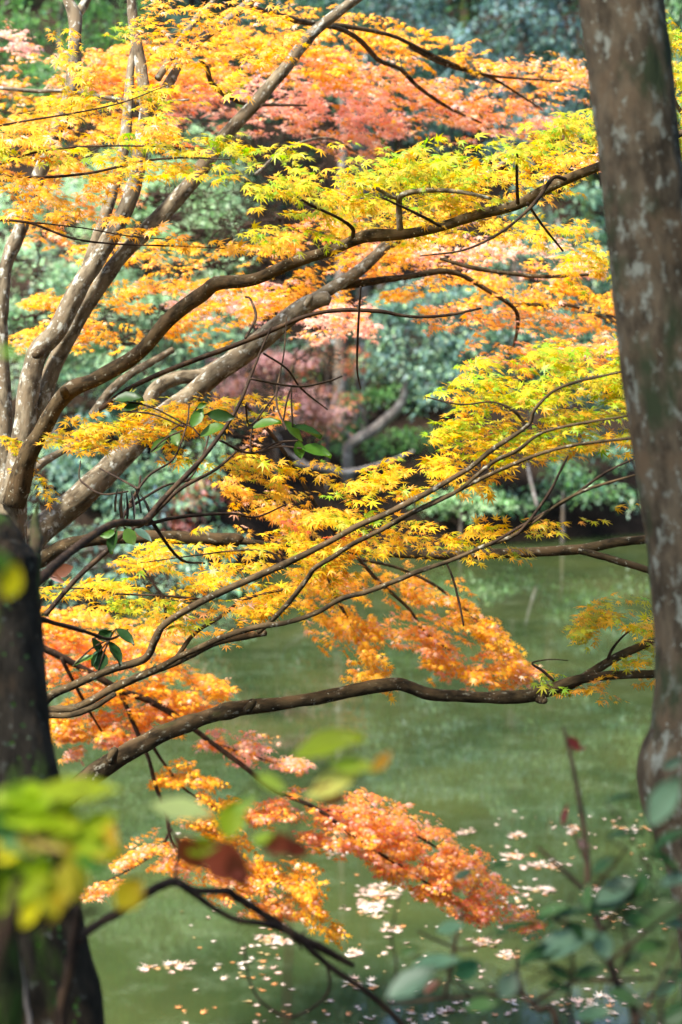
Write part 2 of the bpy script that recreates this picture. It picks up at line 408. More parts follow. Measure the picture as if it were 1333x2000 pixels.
# strokes: (label, palette, half thickness px, depth, depth spread, density, tilt, [(px,py[,depth]) ...])
def maple(root, wood, strokes, size_near=.0275, r1=.0014):
    """wood: list of (part name, label or None, material, rows, sides, rough, stubs) -> builds branches, leaf sprays and their twigs"""
    nodes = []
    for i, (nm, lab, mt, rows, sides, rough) in enumerate(wood):
        pts, rad = pxpath(rows, 7); mb = MB(); tube(mb, pts, rad, sides, rough, seed=i)
        tag(mb.build(nm, mt, root), lab); nodes.append(crom(pts[::2], 2) if len(pts) > 6 else pts)
    nodes = np.concatenate(nodes)
    B, T, S = [], [], []
    for i, (lab, pal, th, dep, dd, den, tilt, px) in enumerate(strokes):
        b, t, per = cluster_layer(px, th, dep, dd, den, size_near if dep < 7 else size_near * .92, 0)
        B.append(b); T.append(t); S.append(np.full(len(b), i))
    base, tip, sid = np.concatenate(B), np.concatenate(T), np.concatenate(S)
    order, par, start = join_network(nodes, base, tip)
    cnt = np.ones(len(base))
    for k in reversed(order):
        if par[k] >= 0: cnt[par[k]] += cnt[k]
    rad = np.minimum(r1 * cnt ** .42, .011)
    for i, (lab, pal, th, dep, dd, den, tilt, px) in enumerate(strokes):
        sel = np.where(sid == i)[0]
        mb = MB(); leaves_on(mb, T_RICH if dep < 7.2 else T_STAR, base[sel], tip[sel], 7, size_near if dep < 7 else size_near * .92, pal, tilt)
        sp = tag(mb.build('leaf_spray', M_MAPLE, root, smooth=False), lab)
        mb = MB(); twigs_of(mb, sel, base, tip, start, rad); mb.build('twig', M_TWIG, sp)
    return nodes

def W(nm, rows, mt=None, sides=12, rough=.1, lab=None): return (nm, lab, mt or M_BARK, rows, sides, rough)
def D(rows, d0, d1):
    """give rows of (px,py,r) a depth running from d0 to d1"""
    n = len(rows); return [(x, y, d0 + (d1 - d0) * k / (n - 1), r) for k, (x, y, r) in enumerate(rows)]
def foot(px, py, d):
    p = P(px, py, d); return np.array([p[0], p[1], float(ground_z(p[0], p[1]))])
def down(rows, dx=0, extra=.12):
    """prepend wood that carries the first row down into the ground"""
    x, y, d, r = rows[0]; p = P(x, y, d); g = float(ground_z(p[0], p[1])) - .15
    py = y + (p[2] - g) / d * FPX * 1.0
    return [(x + dx, py, d, r * 1.5), (x + dx * .6, y + (py - y) * .7, d, r * 1.15), (x + dx * .25, y + (py - y) * .35, d, r * 1.05)] + list(rows)

# ------------------------------------------------------------------ far bank trees
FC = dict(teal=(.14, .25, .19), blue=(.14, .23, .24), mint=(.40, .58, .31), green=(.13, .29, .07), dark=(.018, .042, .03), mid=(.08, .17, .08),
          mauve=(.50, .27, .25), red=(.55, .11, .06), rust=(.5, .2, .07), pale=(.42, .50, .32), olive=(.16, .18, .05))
def far_plant(name, label, cat, trunk, blobs, pal, leaf=.15, dens=1.0, group=None, bark=None, clump=.42, spread=1.0, world=None):
    """trunk: rows of (px,py,depth,r px) from the ground up; blobs: (px,py,rx,ry,depth)"""
    rows = trunk; p0 = P(*rows[0][:3]) if world is None else np.array(rows[0][:3]); g = float(ground_z(p0[0], p0[1]))
    root = thing(name, label, cat, (p0[0], p0[1], g), group)
    pts, rad = pxpath(rows, 5) if world is None else (crom(np.array(rows)[:, :3], 5), crom(np.array(rows), 5)[:, 3])
    first = np.array([p0[0], p0[1], g - .3])
    if first[2] < pts[0][2]: pts = np.vstack([first, pts]); rad = np.concatenate([[rad[0] * 1.3], rad])
    mb = MB(); tube(mb, pts, rad, 8, .12, seed=len(label))
    C = []; S = []
    for (x, y, rx, ry, d) in (blobs if world is None else world):
        c = P(x, y, d) if world is None else np.array([x, y, d]); a = rx / FPX * d if world is None else rx; b = ry / FPX * d if world is None else ry; dz = .75 * (a + b) * .5 * spread
        vol = max(3, int(dens * 7.0 * (a * b) / clump ** 2 * .32))
        u = norm(rng.normal(0, 1, (vol, 3))); rr = rng.uniform(.35, 1.0, (vol, 1)) ** .6
        C.append(c + u * rr * np.array([a, dz, b])); S.append(np.repeat(c[None], vol, 0))
    C = np.concatenate(C); S = np.concatenate(S)
    C[:, 2] = np.maximum(C[:, 2], ground_z(C[:, 0], C[:, 1]) * (C[:, 1] > far_edge(C[:, 0])) + .15)
    out = norm(C - S + np.array([0, 0, .35]))
    tip = C + out * clump * .5
    order, par, start = join_network(pts, C, tip)
    cnt = np.ones(len(C))
    for k in reversed(order):
        if par[k] >= 0: cnt[par[k]] += cnt[k]
    rad2 = np.minimum(.006 * cnt ** .45, rad.max() * .6)
    twigs_of(mb, range(len(C)), C, tip, start, rad2, 4)
    mb.build('trunk', bark or M_FARB, root)
    per = int(46 * (clump / .42) ** 2 * (.15 / leaf) ** 1.6); n = len(C) * per
    u = norm(rng.normal(0, 1, (n, 3))); Cn = np.repeat(C, per, 0); On = np.repeat(out, per, 0)
    u = norm(u + On * .7); r = rng.random((n, 1)) ** .45
    pos = Cn + u * r * clump * np.array([1.15, 1.15, .62]) * np.repeat(rng.uniform(.7, 1.3, (len(C), 1)), per, 0)
    ax = norm(u * np.array([1, 1, .2]) + np.array([0, 0, -.5]) + rng.normal(0, .35, (n, 3)))
    nn = norm(np.array([0, 0, 1.0]) + u * .6 + rng.normal(0, .35, (n, 3)))
    col = colours({FC[k]: w for k, w in pal.items()}, n, .16) * np.repeat(1 + rng.normal(0, .12, (len(C), 1)), per, 0)
    mb = MB(); put_leaves(mb, T_SLIM, pos, ax, nn, leaf * rng.uniform(.65, 1.3, n), np.clip(col, .004, .9))
    mb.build('crown', M_EVERG, root, smooth=False)
    return root

# ================================================================== the far bank
def tr(x, y0, y1, d, r, lean=0): return [(x, y0, d, r), (x + lean * .4, .6 * y0 + .4 * y1, d, r * .85), (x + lean, y1, d, r * .45)]
SL = 'trees and shrubs crowding the far bank'
far_plant('conifer_tree', 'bright green conifer at the top left corner behind the maple stems', 'tree', tr(120, 720, -60, 37, 15),
          [(50, 60, 90, 70, 37), (110, 170, 95, 60, 36.5), (180, 120, 60, 80, 37), (60, 240, 90, 60, 36.5), (130, -40, 90, 70, 37), (215, 20, 60, 60, 38)], dict(green=5, mid=2), .16, 2.2, SL)
far_plant('broadleaf_tree', 'pale mint green broadleaf tree showing between the left maple stems and the long branch', 'tree', tr(310, 900, 360, 31, 12, 20),
          [(330, 400, 130, 60, 31), (410, 480, 90, 70, 30.5), (250, 450, 90, 80, 31), (390, 350, 80, 45, 31.5), (440, 420, 40, 60, 31), (330, 530, 100, 50, 30.5), (340, 290, 110, 50, 31.5), (230, 360, 80, 60, 31.5)], dict(mint=6, pale=3, green=1), .12, 3, SL)
far_plant('broadleaf_tree', 'pale green broadleaf tree at the left edge behind the grey maple stems', 'tree', tr(120, 960, 560, 28.5, 12, -30),
          [(60, 560, 110, 80, 28), (150, 650, 100, 80, 28), (40, 680, 80, 80, 28.5), (220, 580, 90, 60, 28.5), (40, 430, 70, 70, 29), (130, 430, 70, 60, 29.5), (150, 540, 70, 50, 28.5)], dict(mint=6, pale=2, teal=2), .12, 3, SL)
far_plant('broadleaf_tree', 'mint green bushy tree below the long diagonal branch', 'tree', tr(300, 960, 620, 29, 10, 30),
          [(340, 620, 90, 70, 29), (260, 710, 100, 60, 28.8), (420, 640, 60, 60, 29.5), (190, 740, 60, 50, 28.5)], dict(mint=5, teal=3, pale=1), .12, 2.8, SL)
far_plant('broadleaf_tree', 'mid green tree high behind the pink maple spray at the upper left', 'tree', tr(330, 760, 60, 40, 13, 10),
          [(330, 120, 100, 70, 40), (420, 60, 90, 60, 40), (250, 220, 80, 60, 39.5), (400, 230, 60, 50, 39.5), (520, 120, 80, 60, 40.5), (560, 30, 80, 60, 41)], dict(mid=4, teal=2, dark=4), .16, 1.5, SL)
far_plant('evergreen_tree', 'blue green evergreen at top centre above the orange maple sprays', 'tree', tr(750, 760, -80, 43, 17, 10),
          [(760, 50, 130, 70, 42), (690, 140, 90, 70, 42), (860, 120, 100, 70, 42), (770, 250, 110, 55, 41), (650, 30, 80, 70, 43), (800, -60, 150, 60, 43)], dict(teal=5, blue=4, dark=2), .17, 1.7, SL)
far_plant('evergreen_tree', 'blue green evergreen at top right beside the thick mottled trunk', 'tree', tr(1010, 760, -80, 41, 18, 15),
          [(1000, 50, 120, 70, 40), (1090, 150, 90, 70, 40), (930, 190, 90, 50, 40), (1060, 270, 100, 55, 39.5), (880, 270, 80, 45, 40.5), (1130, 20, 90, 70, 40), (1000, -50, 130, 60, 40.5)], dict(teal=5, blue=5, dark=1), .17, 1.8, SL)
far_plant('evergreen_tree', 'dark green tree with a pale forked trunk leaning over the pond at centre', 'tree', [(680, 870, 32.5, 11), (740, 832, 32.3, 11), (775, 800, 32, 10), (792, 765, 32, 8), (790, 700, 32, 7), (800, 620, 32, 4)],
          [(800, 640, 80, 60, 31.8), (880, 700, 90, 70, 31.6), (830, 590, 100, 45, 32), (930, 620, 90, 60, 31.8), (870, 775, 60, 35, 31.6), (780, 700, 60, 45, 31.8)], dict(teal=5, blue=2, mint=2, mid=2), .12, 3, SL, M_PALEW)
far_plant('evergreen_tree', 'dark green bushy tree half hidden by the thick mottled trunk on the right', 'tree', tr(1080, 960, 430, 34, 13, 10),
          [(1050, 640, 110, 70, 33), (1140, 540, 90, 80, 33.5), (1000, 760, 90, 45, 33), (1160, 700, 80, 80, 33), (1110, 420, 100, 70, 34), (1040, 520, 90, 60, 34), (1180, 840, 80, 60, 33)], dict(teal=5, mid=4, mint=2), .14, 2.4, SL)
far_plant('broadleaf_tree', 'pale green tree at the right edge beyond the thick mottled trunk', 'tree', tr(1350, 900, -40, 37, 14),
          [(1340, 40, 70, 90, 36), (1330, 200, 60, 80, 36), (1350, 380, 80, 90, 36), (1345, 560, 80, 90, 36)], dict(mint=5, green=3, teal=2), .16, 2, SL)
far_plant('shrub', 'bright green shrub overhanging the water beside the thick mottled trunk', 'shrub', tr(1100, 1060, 960, 32.8, 5),
          [(1080, 945, 70, 28, 32.8), (1190, 980, 70, 30, 32.6), (1150, 910, 70, 32, 33), (1010, 975, 40, 22, 32.6)], dict(mint=2, green=4, teal=2, mid=4), .12, 2.4, SL)
far_plant('shrub', 'small pale green shrub at the waterline below the yellow fan of leaves', 'shrub', tr(900, 1060, 980, 32, 4),
          [(900, 975, 55, 26, 32.3), (850, 1000, 32, 18, 32.1), (960, 990, 32, 18, 32.2)], dict(mint=5, green=3), .12, 3, SL)
far_plant('shrub', 'low fresh green shrub on the dark slope under the leaning pale trunk', 'shrub', tr(735, 900, 850, 33.5, 3),
          [(735, 860, 70, 35, 33.3), (800, 850, 50, 30, 33.4), (680, 870, 40, 25, 33.3)], dict(green=6, mid=3), .12, 2.6, SL)
far_plant('shrub', 'small green shrub at the foot of the two grey far trunks', 'shrub', tr(715, 830, 785, 35, 3), [(715, 785, 45, 18, 34.8), (760, 770, 30, 18, 34.8)], dict(green=6, mid=2), .12, 2.6, SL)
far_plant('shrub', 'blue green bush above the curved lichen limb at the left', 'shrub', tr(200, 1040, 950, 27.5, 5),
          [(190, 960, 110, 60, 27), (100, 930, 80, 60, 27), (260, 1000, 60, 40, 27)], dict(teal=5, mint=3, blue=2), .13, 2.8, SL)
far_plant('shrub', 'blue green bush trailing into the water behind the dark trunk', 'shrub', tr(110, 1190, 1080, 25.2, 5),
          [(110, 1090, 110, 60, 24.6), (60, 1010, 80, 60, 25), (200, 1110, 70, 50, 24.8), (170, 1170, 70, 35, 24.4)], dict(teal=6, mint=3), .13, 2.8, SL)
far_plant('shrub', 'teal bush at the waterline below the sawn horizontal limb', 'shrub', tr(330, 1170, 1080, 26.6, 5),
          [(330, 1110, 90, 50, 26.2), (400, 1060, 70, 40, 26.6), (270, 1060, 70, 40, 26.6), (400, 1150, 60, 30, 26)], dict(teal=6, mint=4), .13, 2.6, SL)
far_plant('shrub', 'green bush between the curved lichen limb and the hanging twigs', 'shrub', tr(340, 1040, 950, 28.5, 5),
          [(340, 960, 80, 60, 28), (400, 910, 50, 50, 28.5), (290, 920, 60, 40, 28.3)], dict(teal=4, mint=4, green=2), .13, 2.4, SL)
far_plant('maple_shrub', 'hazy mauve pink maple shrub under the cut limb', 'shrub', tr(540, 900, 700, 31.5, 5),
          [(520, 740, 95, 55, 31), (610, 800, 60, 45, 31), (480, 800, 60, 40, 31), (560, 690, 60, 35, 31)], dict(mauve=6, rust=1), .09, 2.2, SL, clump=.36)
far_plant('maple_shrub', 'rusty orange maple shrub in front of the two grey far trunks', 'shrub', tr(640, 880, 690, 32, 4),
          [(620, 700, 55, 45, 32), (690, 690, 35, 50, 32), (640, 790, 50, 40, 31.8), (655, 840, 50, 30, 31.6)], dict(rust=4, red=3, olive=2), .09, .9, SL, clump=.36)
far_plant('maple_shrub', 'small red maple shrub left of the drooping yellow leaves', 'shrub', tr(400, 1050, 980, 28.2, 4), [(395, 990, 55, 35, 27.8), (370, 1030, 40, 20, 27.6)], dict(red=4, mauve=4, rust=2), .09, 1.8, SL, clump=.34)
far_plant('maple_shrub', 'dull mauve maple shrub behind the grey stems at the left edge', 'shrub', tr(90, 620, 500, 30.5, 4), [(90, 515, 85, 35, 30), (160, 500, 50, 30, 30)], dict(mauve=5, rust=1), .10, 1.8, SL, clump=.36)
for (x, d, r, lb) in ((472, 40, 34, 'stout dark trunked evergreen behind the long diagonal branch'), (664, 36, 14, 'slim grey trunked tree left of its twin on the far slope'),
                      (706, 36.5, 15, 'slim grey trunked tree right of its twin on the far slope'), (745, 38, 18, 'dark trunked tree behind the leaning pale trunk')):
    far_plant('evergreen_tree', lb, 'tree', tr(x, 860, 100, d, r, 8), [(x, 120, 120, 70, d + .5), (x - 60, 30, 100, 70, d + 1), (x + 80, 210, 70, 40, d + 1.5)] + ([(500, 300, 110, 90, 43), (470, 470, 80, 70, 42), (560, 420, 80, 70, 43), (620, 560, 80, 60, 41)] if r > 30 else []), dict(dark=4, mid=2), .18, 1.0, SL,
              M_DARKT if r > 16 else M_FARB, clump=.5)
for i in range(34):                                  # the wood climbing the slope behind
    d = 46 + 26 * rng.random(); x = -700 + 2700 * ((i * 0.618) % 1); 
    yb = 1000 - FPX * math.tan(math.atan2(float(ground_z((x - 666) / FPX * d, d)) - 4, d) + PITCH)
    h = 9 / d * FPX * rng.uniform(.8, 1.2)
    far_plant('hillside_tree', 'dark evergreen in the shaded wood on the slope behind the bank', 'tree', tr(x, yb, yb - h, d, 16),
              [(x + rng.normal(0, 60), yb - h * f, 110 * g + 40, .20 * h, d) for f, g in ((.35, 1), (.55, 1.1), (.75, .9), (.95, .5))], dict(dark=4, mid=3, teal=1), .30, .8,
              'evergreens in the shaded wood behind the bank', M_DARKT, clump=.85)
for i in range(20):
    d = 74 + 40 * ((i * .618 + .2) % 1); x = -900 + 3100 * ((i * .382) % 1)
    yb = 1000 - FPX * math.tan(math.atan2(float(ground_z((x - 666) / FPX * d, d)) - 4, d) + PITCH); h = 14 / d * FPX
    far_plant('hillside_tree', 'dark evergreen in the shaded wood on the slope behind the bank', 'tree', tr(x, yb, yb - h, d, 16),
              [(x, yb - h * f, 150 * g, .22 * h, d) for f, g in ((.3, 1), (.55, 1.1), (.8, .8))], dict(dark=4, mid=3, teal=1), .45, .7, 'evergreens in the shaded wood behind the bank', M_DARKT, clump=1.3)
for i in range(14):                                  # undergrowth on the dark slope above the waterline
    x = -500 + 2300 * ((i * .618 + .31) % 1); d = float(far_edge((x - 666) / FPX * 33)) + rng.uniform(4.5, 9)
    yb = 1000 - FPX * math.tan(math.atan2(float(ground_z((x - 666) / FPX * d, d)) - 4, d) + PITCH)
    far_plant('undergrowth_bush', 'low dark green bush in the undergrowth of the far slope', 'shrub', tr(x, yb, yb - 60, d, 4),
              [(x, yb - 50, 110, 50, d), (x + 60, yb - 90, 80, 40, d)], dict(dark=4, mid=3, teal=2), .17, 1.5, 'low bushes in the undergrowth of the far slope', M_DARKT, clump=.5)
def fallen(name, lab, rows, extra=()):
    p = P(*rows[0][:3]); o = None
    root = thing(name, lab, 'dead branch', p)
    pts, rad = pxpath(rows, 6); mb = MB(); tube(mb, pts, rad, 8, .15); mb.build('limb', M_PALEW, root)
    for e in extra:
        pts, rad = pxpath(e, 5); mb = MB(); tube(mb, pts, rad, 6, .1); mb.build('side_branch', M_PALEW, root)
fallen('dead_branch', 'bleached fallen branch lying along the foot of the far bank', [(575, 905, 31.5, 5), (640, 915, 31.4, 7), (680, 922, 31.3, 6), (760, 900, 31.4, 2.5), (810, 880, 31.5, 1.5)], [[(600, 905, 31.5, 3), (560, 880, 31.6, 3), (545, 850, 31.7, 1.5)]])
fallen('dead_branch', 'short pale broken log tilted on the dark slope', [(655, 830, 33, 6), (680, 848, 32.8, 6), (702, 866, 32.6, 4)])
fallen('dead_branch', 'curved bare grey branch arching below the rusty shrub', [(560, 820, 31.6, 3), (620, 815, 31.6, 3), (645, 800, 31.6, 4), (660, 770, 31.7, 4), (668, 745, 31.8, 2)], [[(600, 818, 31.6, 2), (540, 840, 31.6, 2), (500, 850, 31.6, 1)], [(630, 810, 31.6, 2.5), (690, 798, 31.6, 2)]])
fallen('dead_branch', 'thin pale dead twig leaning in the bank right of the yellow fan', [(1050, 990, 32, 3), (1035, 930, 32.2, 3), (1030, 900, 32.3, 1.5)])
fallen('dead_branch', 'long bare grey branch trailing in the water at the left', [(60, 1120, 24.6, 3), (120, 1100, 24.6, 4), (200, 1108, 24.5, 3), (260, 1095, 24.5, 2)], [[(120, 1100, 24.6, 2), (160, 1075, 24.7, 2), (210, 1070, 24.7, 1)]])

# ================================================================== the maples
# --- multi-stemmed maple at the left
r0 = foot(-10, 1100, 6.9)
A = thing('maple_tree', 'large maple with several lichen spotted grey stems fanning up from the left edge', 'tree', r0)
A_wood = [
 W('trunk', down([(12, 1090, 6.8, 44), (14, 1000, 6.8, 38), (20, 930, 6.8, 30)], -20), M_BARK, 16, .12),
 W('stem', D([(5, 960, 20), (8, 830, 17), (2, 700, 15), (2, 600, 15), (12, 520, 14), (42, 440, 14), (78, 340, 14), (112, 250, 13), (142, 165, 14), (147, 80, 13), (146, 30, 13), (128, -10, 9), (115, -60, 8)], 6.9, 7.2), None, 14, .12),
 W('stem', D([(146, 35, 9), (165, 8, 9), (185, -40, 8)], 7.2, 7.2)),
 W('stem', D([(22, 985, 26), (45, 850, 22), (68, 705, 21), (115, 640, 19), (155, 562, 18), (200, 490, 17), (240, 420, 16), (268, 340, 15), (277, 270, 14), (285, 215, 13), (276, 130, 12), (262, 60, 10), (257, 0, 9), (252, -70, 8)], 6.7, 6.9), None, 14, .12, 'grey stem with a knot hole where it bends'),
 W('stem', D([(165, 545, 11), (190, 465, 12), (212, 400, 12), (240, 300, 12), (250, 220, 10), (255, 140, 8), (264, 80, 6)], 6.75, 7.1), None, 12, .1, 'pale grey upright stem'),
 W('stem', D([(40, 960, 18), (70, 840, 18), (97, 738, 17), (140, 645, 16), (190, 565, 15), (245, 492, 15), (312, 425, 15), (372, 358, 15), (437, 270, 14), (500, 200, 13), (560, 130, 12), (612, 65, 11), (692, 0, 10), (770, -60, 8)], 6.8, 7.0), None, 14, .12, 'long diagonal stem running to the top of the picture'),
 W('stem', D([(288, 240, 10), (310, 195, 10), (335, 155, 10), (355, 115, 9), (395, 75, 9), (445, 38, 9), (492, 0, 8), (540, -50, 6)], 6.85, 7.2)),
 W('stem', D([(308, 155, 7), (345, 95, 8), (365, 62, 7), (390, 30, 7), (420, 0, 6), (450, -50, 5)], 6.9, 7.1)),
 W('branch', D([(28, 985, 24), (50, 900, 20), (85, 838, 17), (130, 768, 16), (200, 735, 15), (270, 690, 14), (330, 625, 14), (398, 572, 14), (425, 553, 14), (500, 545, 12), (580, 510, 12), (650, 488, 11), (700, 466, 12), (730, 460, 13), (800, 456, 10), (870, 440, 10), (930, 420, 10), (1010, 400, 10), (1070, 368, 10), (1120, 345, 10), (1178, 322, 9), (1270, 285, 8), (1360, 250, 7), (1480, 215, 4), (1600, 190, 1)], 6.5, 5.2), M_BARKB, 14, .14, 'long brown branch crossing the picture to the right'),
 W('branch', [(30, 1110, 6.9, 32), (60, 1058, 7.0, 30), (110, 1010, 7.1, 27), (180, 950, 7.1, 26), (240, 890, 7.2, 24), (300, 830, 7.2, 22), (370, 775, 7.3, 20), (420, 732, 7.3, 20), (480, 690, 7.3, 20), (540, 640, 7.3, 20), (590, 600, 7.3, 18), (622, 586, 7.3, 16), (642, 583, 7.3, 14)], None, 14, .12, 'thick lichen spotted limb ending in a sawn stub'),
 W('branch', D([(600, 592, 12), (640, 568, 12), (700, 530, 12), (750, 485, 11), (800, 450, 10), (870, 395, 8), (930, 355, 8), (1000, 310, 6), (1060, 290, 4)], 7.3, 7.6)),
 W('branch', D([(660, 560, 8), (740, 548, 7), (800, 540, 6), (860, 530, 6), (900, 537, 5), (950, 565, 5), (1000, 598, 4), (1012, 625, 4), (1005, 670, 3), (990, 700, 2)], 7.4, 7.8), M_BARKB),
 W('branch', D([(1000, 596, 4), (1060, 595, 4), (1120, 598, 3), (1200, 628, 3), (1270, 640, 2)], 7.8, 7.8), M_BARKB),
 W('branch', D([(860, 505, 3), (920, 522, 4), (980, 532, 4), (1060, 540, 4), (1150, 536, 3)], 7.5, 7.6), M_BARKB),
 W('branch', D([(285, 800, 14), (303, 762, 14), (340, 740, 14), (390, 733, 13), (430, 712, 12), (470, 682, 10)], 7.35, 7.5), None, 12, .1, 'pale banded side limb curving over the thick limb'),
 W('branch', D([(180, 812, 9), (215, 765, 9), (252, 733, 8), (300, 705, 7), (338, 683, 6)], 7.4, 7.6), None, 10),
 W('branch', D([(45, 940, 10), (75, 910, 9), (110, 888, 7), (180, 850, 4)], 6.9, 7.2)),
 W('branch', D([(195, 800, 5), (260, 755, 5), (350, 715, 5), (450, 678, 5), (520, 650, 5), (600, 617, 4), (666, 606, 4), (740, 608, 4), (800, 618, 3), (870, 616, 3), (940, 602, 2)], 6.3, 6.6), M_TWIG, 8, .1, 'thin dark branch passing in front of the thick limb'),
 W('branch', [(60, 1100, 6.8, 17), (85, 1090, 6.8, 16), (130, 1066, 6.8, 14), (200, 1052, 6.8, 13), (300, 1049, 6.8, 13), (400, 1052, 6.8, 13), (462, 1055, 6.8, 13), (470, 1056, 6.8, 9)], M_BARKB, 12, .08, 'level limb with a sawn end'),
 W('branch', D([(462, 1056, 8), (520, 1062, 5), (600, 1066, 5), (680, 1074, 6), (760, 1080, 8), (860, 1084, 10), (940, 1082, 10), (1050, 1078, 10), (1130, 1073, 10), (1200, 1060, 9), (1270, 1052, 9), (1360, 1040, 8), (1500, 1015, 5), (1640, 1020, 1)], 6.8, 6.6), M_BARKB, 12, .1),
 W('branch', D([(1130, 1075, 7), (1170, 1085, 7), (1215, 1098, 7), (1275, 1116, 7), (1360, 1145, 6), (1460, 1170, 1)], 6.65, 6.6), M_BARKB, 10),
 W('branch', D([(392, 118, 3), (405, 135, 5), (413, 160, 5), (440, 185, 5), (480, 203, 4), (540, 205, 3), (600, 206, 2)], 7.2, 8.4), M_BARKB, 8),
 W('branch', D([(470, 10, 6), (510, 20, 6), (545, 30, 6), (600, 44, 6), (680, 52, 5), (760, 68, 4), (800, 85, 4), (850, 110, 4), (900, 131, 4), (960, 148, 3), (1060, 156, 2), (1120, 160, 2)], 7.2, 9.0), M_BARKB, 8),
 W('branch', D([(620, 46, 5), (668, 58, 5), (705, 80, 5), (740, 117, 5), (782, 135, 4), (820, 172, 4), (880, 212, 3), (940, 240, 2)], 7.6, 9.0), M_BARKB, 8),
 W('branch', D([(800, 90, 4), (850, 118, 4), (900, 135, 4), (960, 152, 3), (1030, 195, 2), (1060, 215, 2)], 8.2, 9.0), M_BARKB, 8),
 W('branch', D([(0, 172, 4), (70, 178, 4), (130, 178, 4), (230, 194, 4), (290, 200, 3), (370, 195, 2)], 8.2, 8.2), M_BARK, 8),
 W('branch', D([(500, 340, 3), (560, 290, 3), (640, 270, 3), (700, 300, 2)], 7.4, 9.0), M_BARK, 8),
 W('branch', D([(782, 448, 7), (780, 410, 6), (785, 382, 6), (835, 372, 5), (900, 375, 4), (960, 388, 3)], 5.55, 5.35), M_BARK, 8, .1, 'pale short shoot forking above the long branch'),
 W('branch', D([(784, 385, 5), (765, 385, 4), (730, 365, 4), (680, 355, 2)], 5.5, 5.4), M_BARK, 8),
 W('branch', D([(690, 462, 4), (688, 445, 4), (660, 425, 3), (610, 402, 3), (590, 390, 2)], 5.62, 5.3), M_TWIG, 8),
 W('branch', D([(1105, 350, 4), (1080, 348, 4), (1050, 390, 4), (1010, 430, 3), (960, 465, 3), (900, 490, 2), (820, 500, 1.5)], 5.3, 5.1), M_TWIG, 8),
 W('branch', D([(860, 442, 3), (820, 420, 3), (745, 385, 2)], 5.45, 5.2), M_TWIG, 6),
 W('branch', D([(1030, 396, 3), (1060, 440, 2.5), (1100, 490, 2)], 5.35, 5.5), M_TWIG, 6),
 W('branch', D([(1010, 300, 3), (1010, 350, 3), (1012, 398, 4)], 5.2, 5.35), M_TWIG, 6),
 W('branch', D([(1280, 60, 2), (1310, 180, 4), (1345, 240, 4)], 6.4, 6.4), M_BARKB, 6),
 W('branch', D([(470, 780, 3), (540, 860, 4), (590, 940, 4), (640, 1020, 4), (700, 1090, 4), (745, 1140, 4), (800, 1190, 3), (830, 1235, 3), (880, 1270, 2)], 7.4, 8.2), M_BARKB, 8),
 W('branch', D([(600, 960, 4), (620, 1060, 4), (650, 1150, 4), (690, 1230, 3), (715, 1290, 2)], 7.6, 8.0), M_BARKB, 8),
 W('branch', D([(700, 1092, 3), (780, 1110, 3), (860, 1150, 3), (940, 1220, 2.5), (1000, 1280, 2)], 7.9, 8.3), M_BARKB, 8),
]
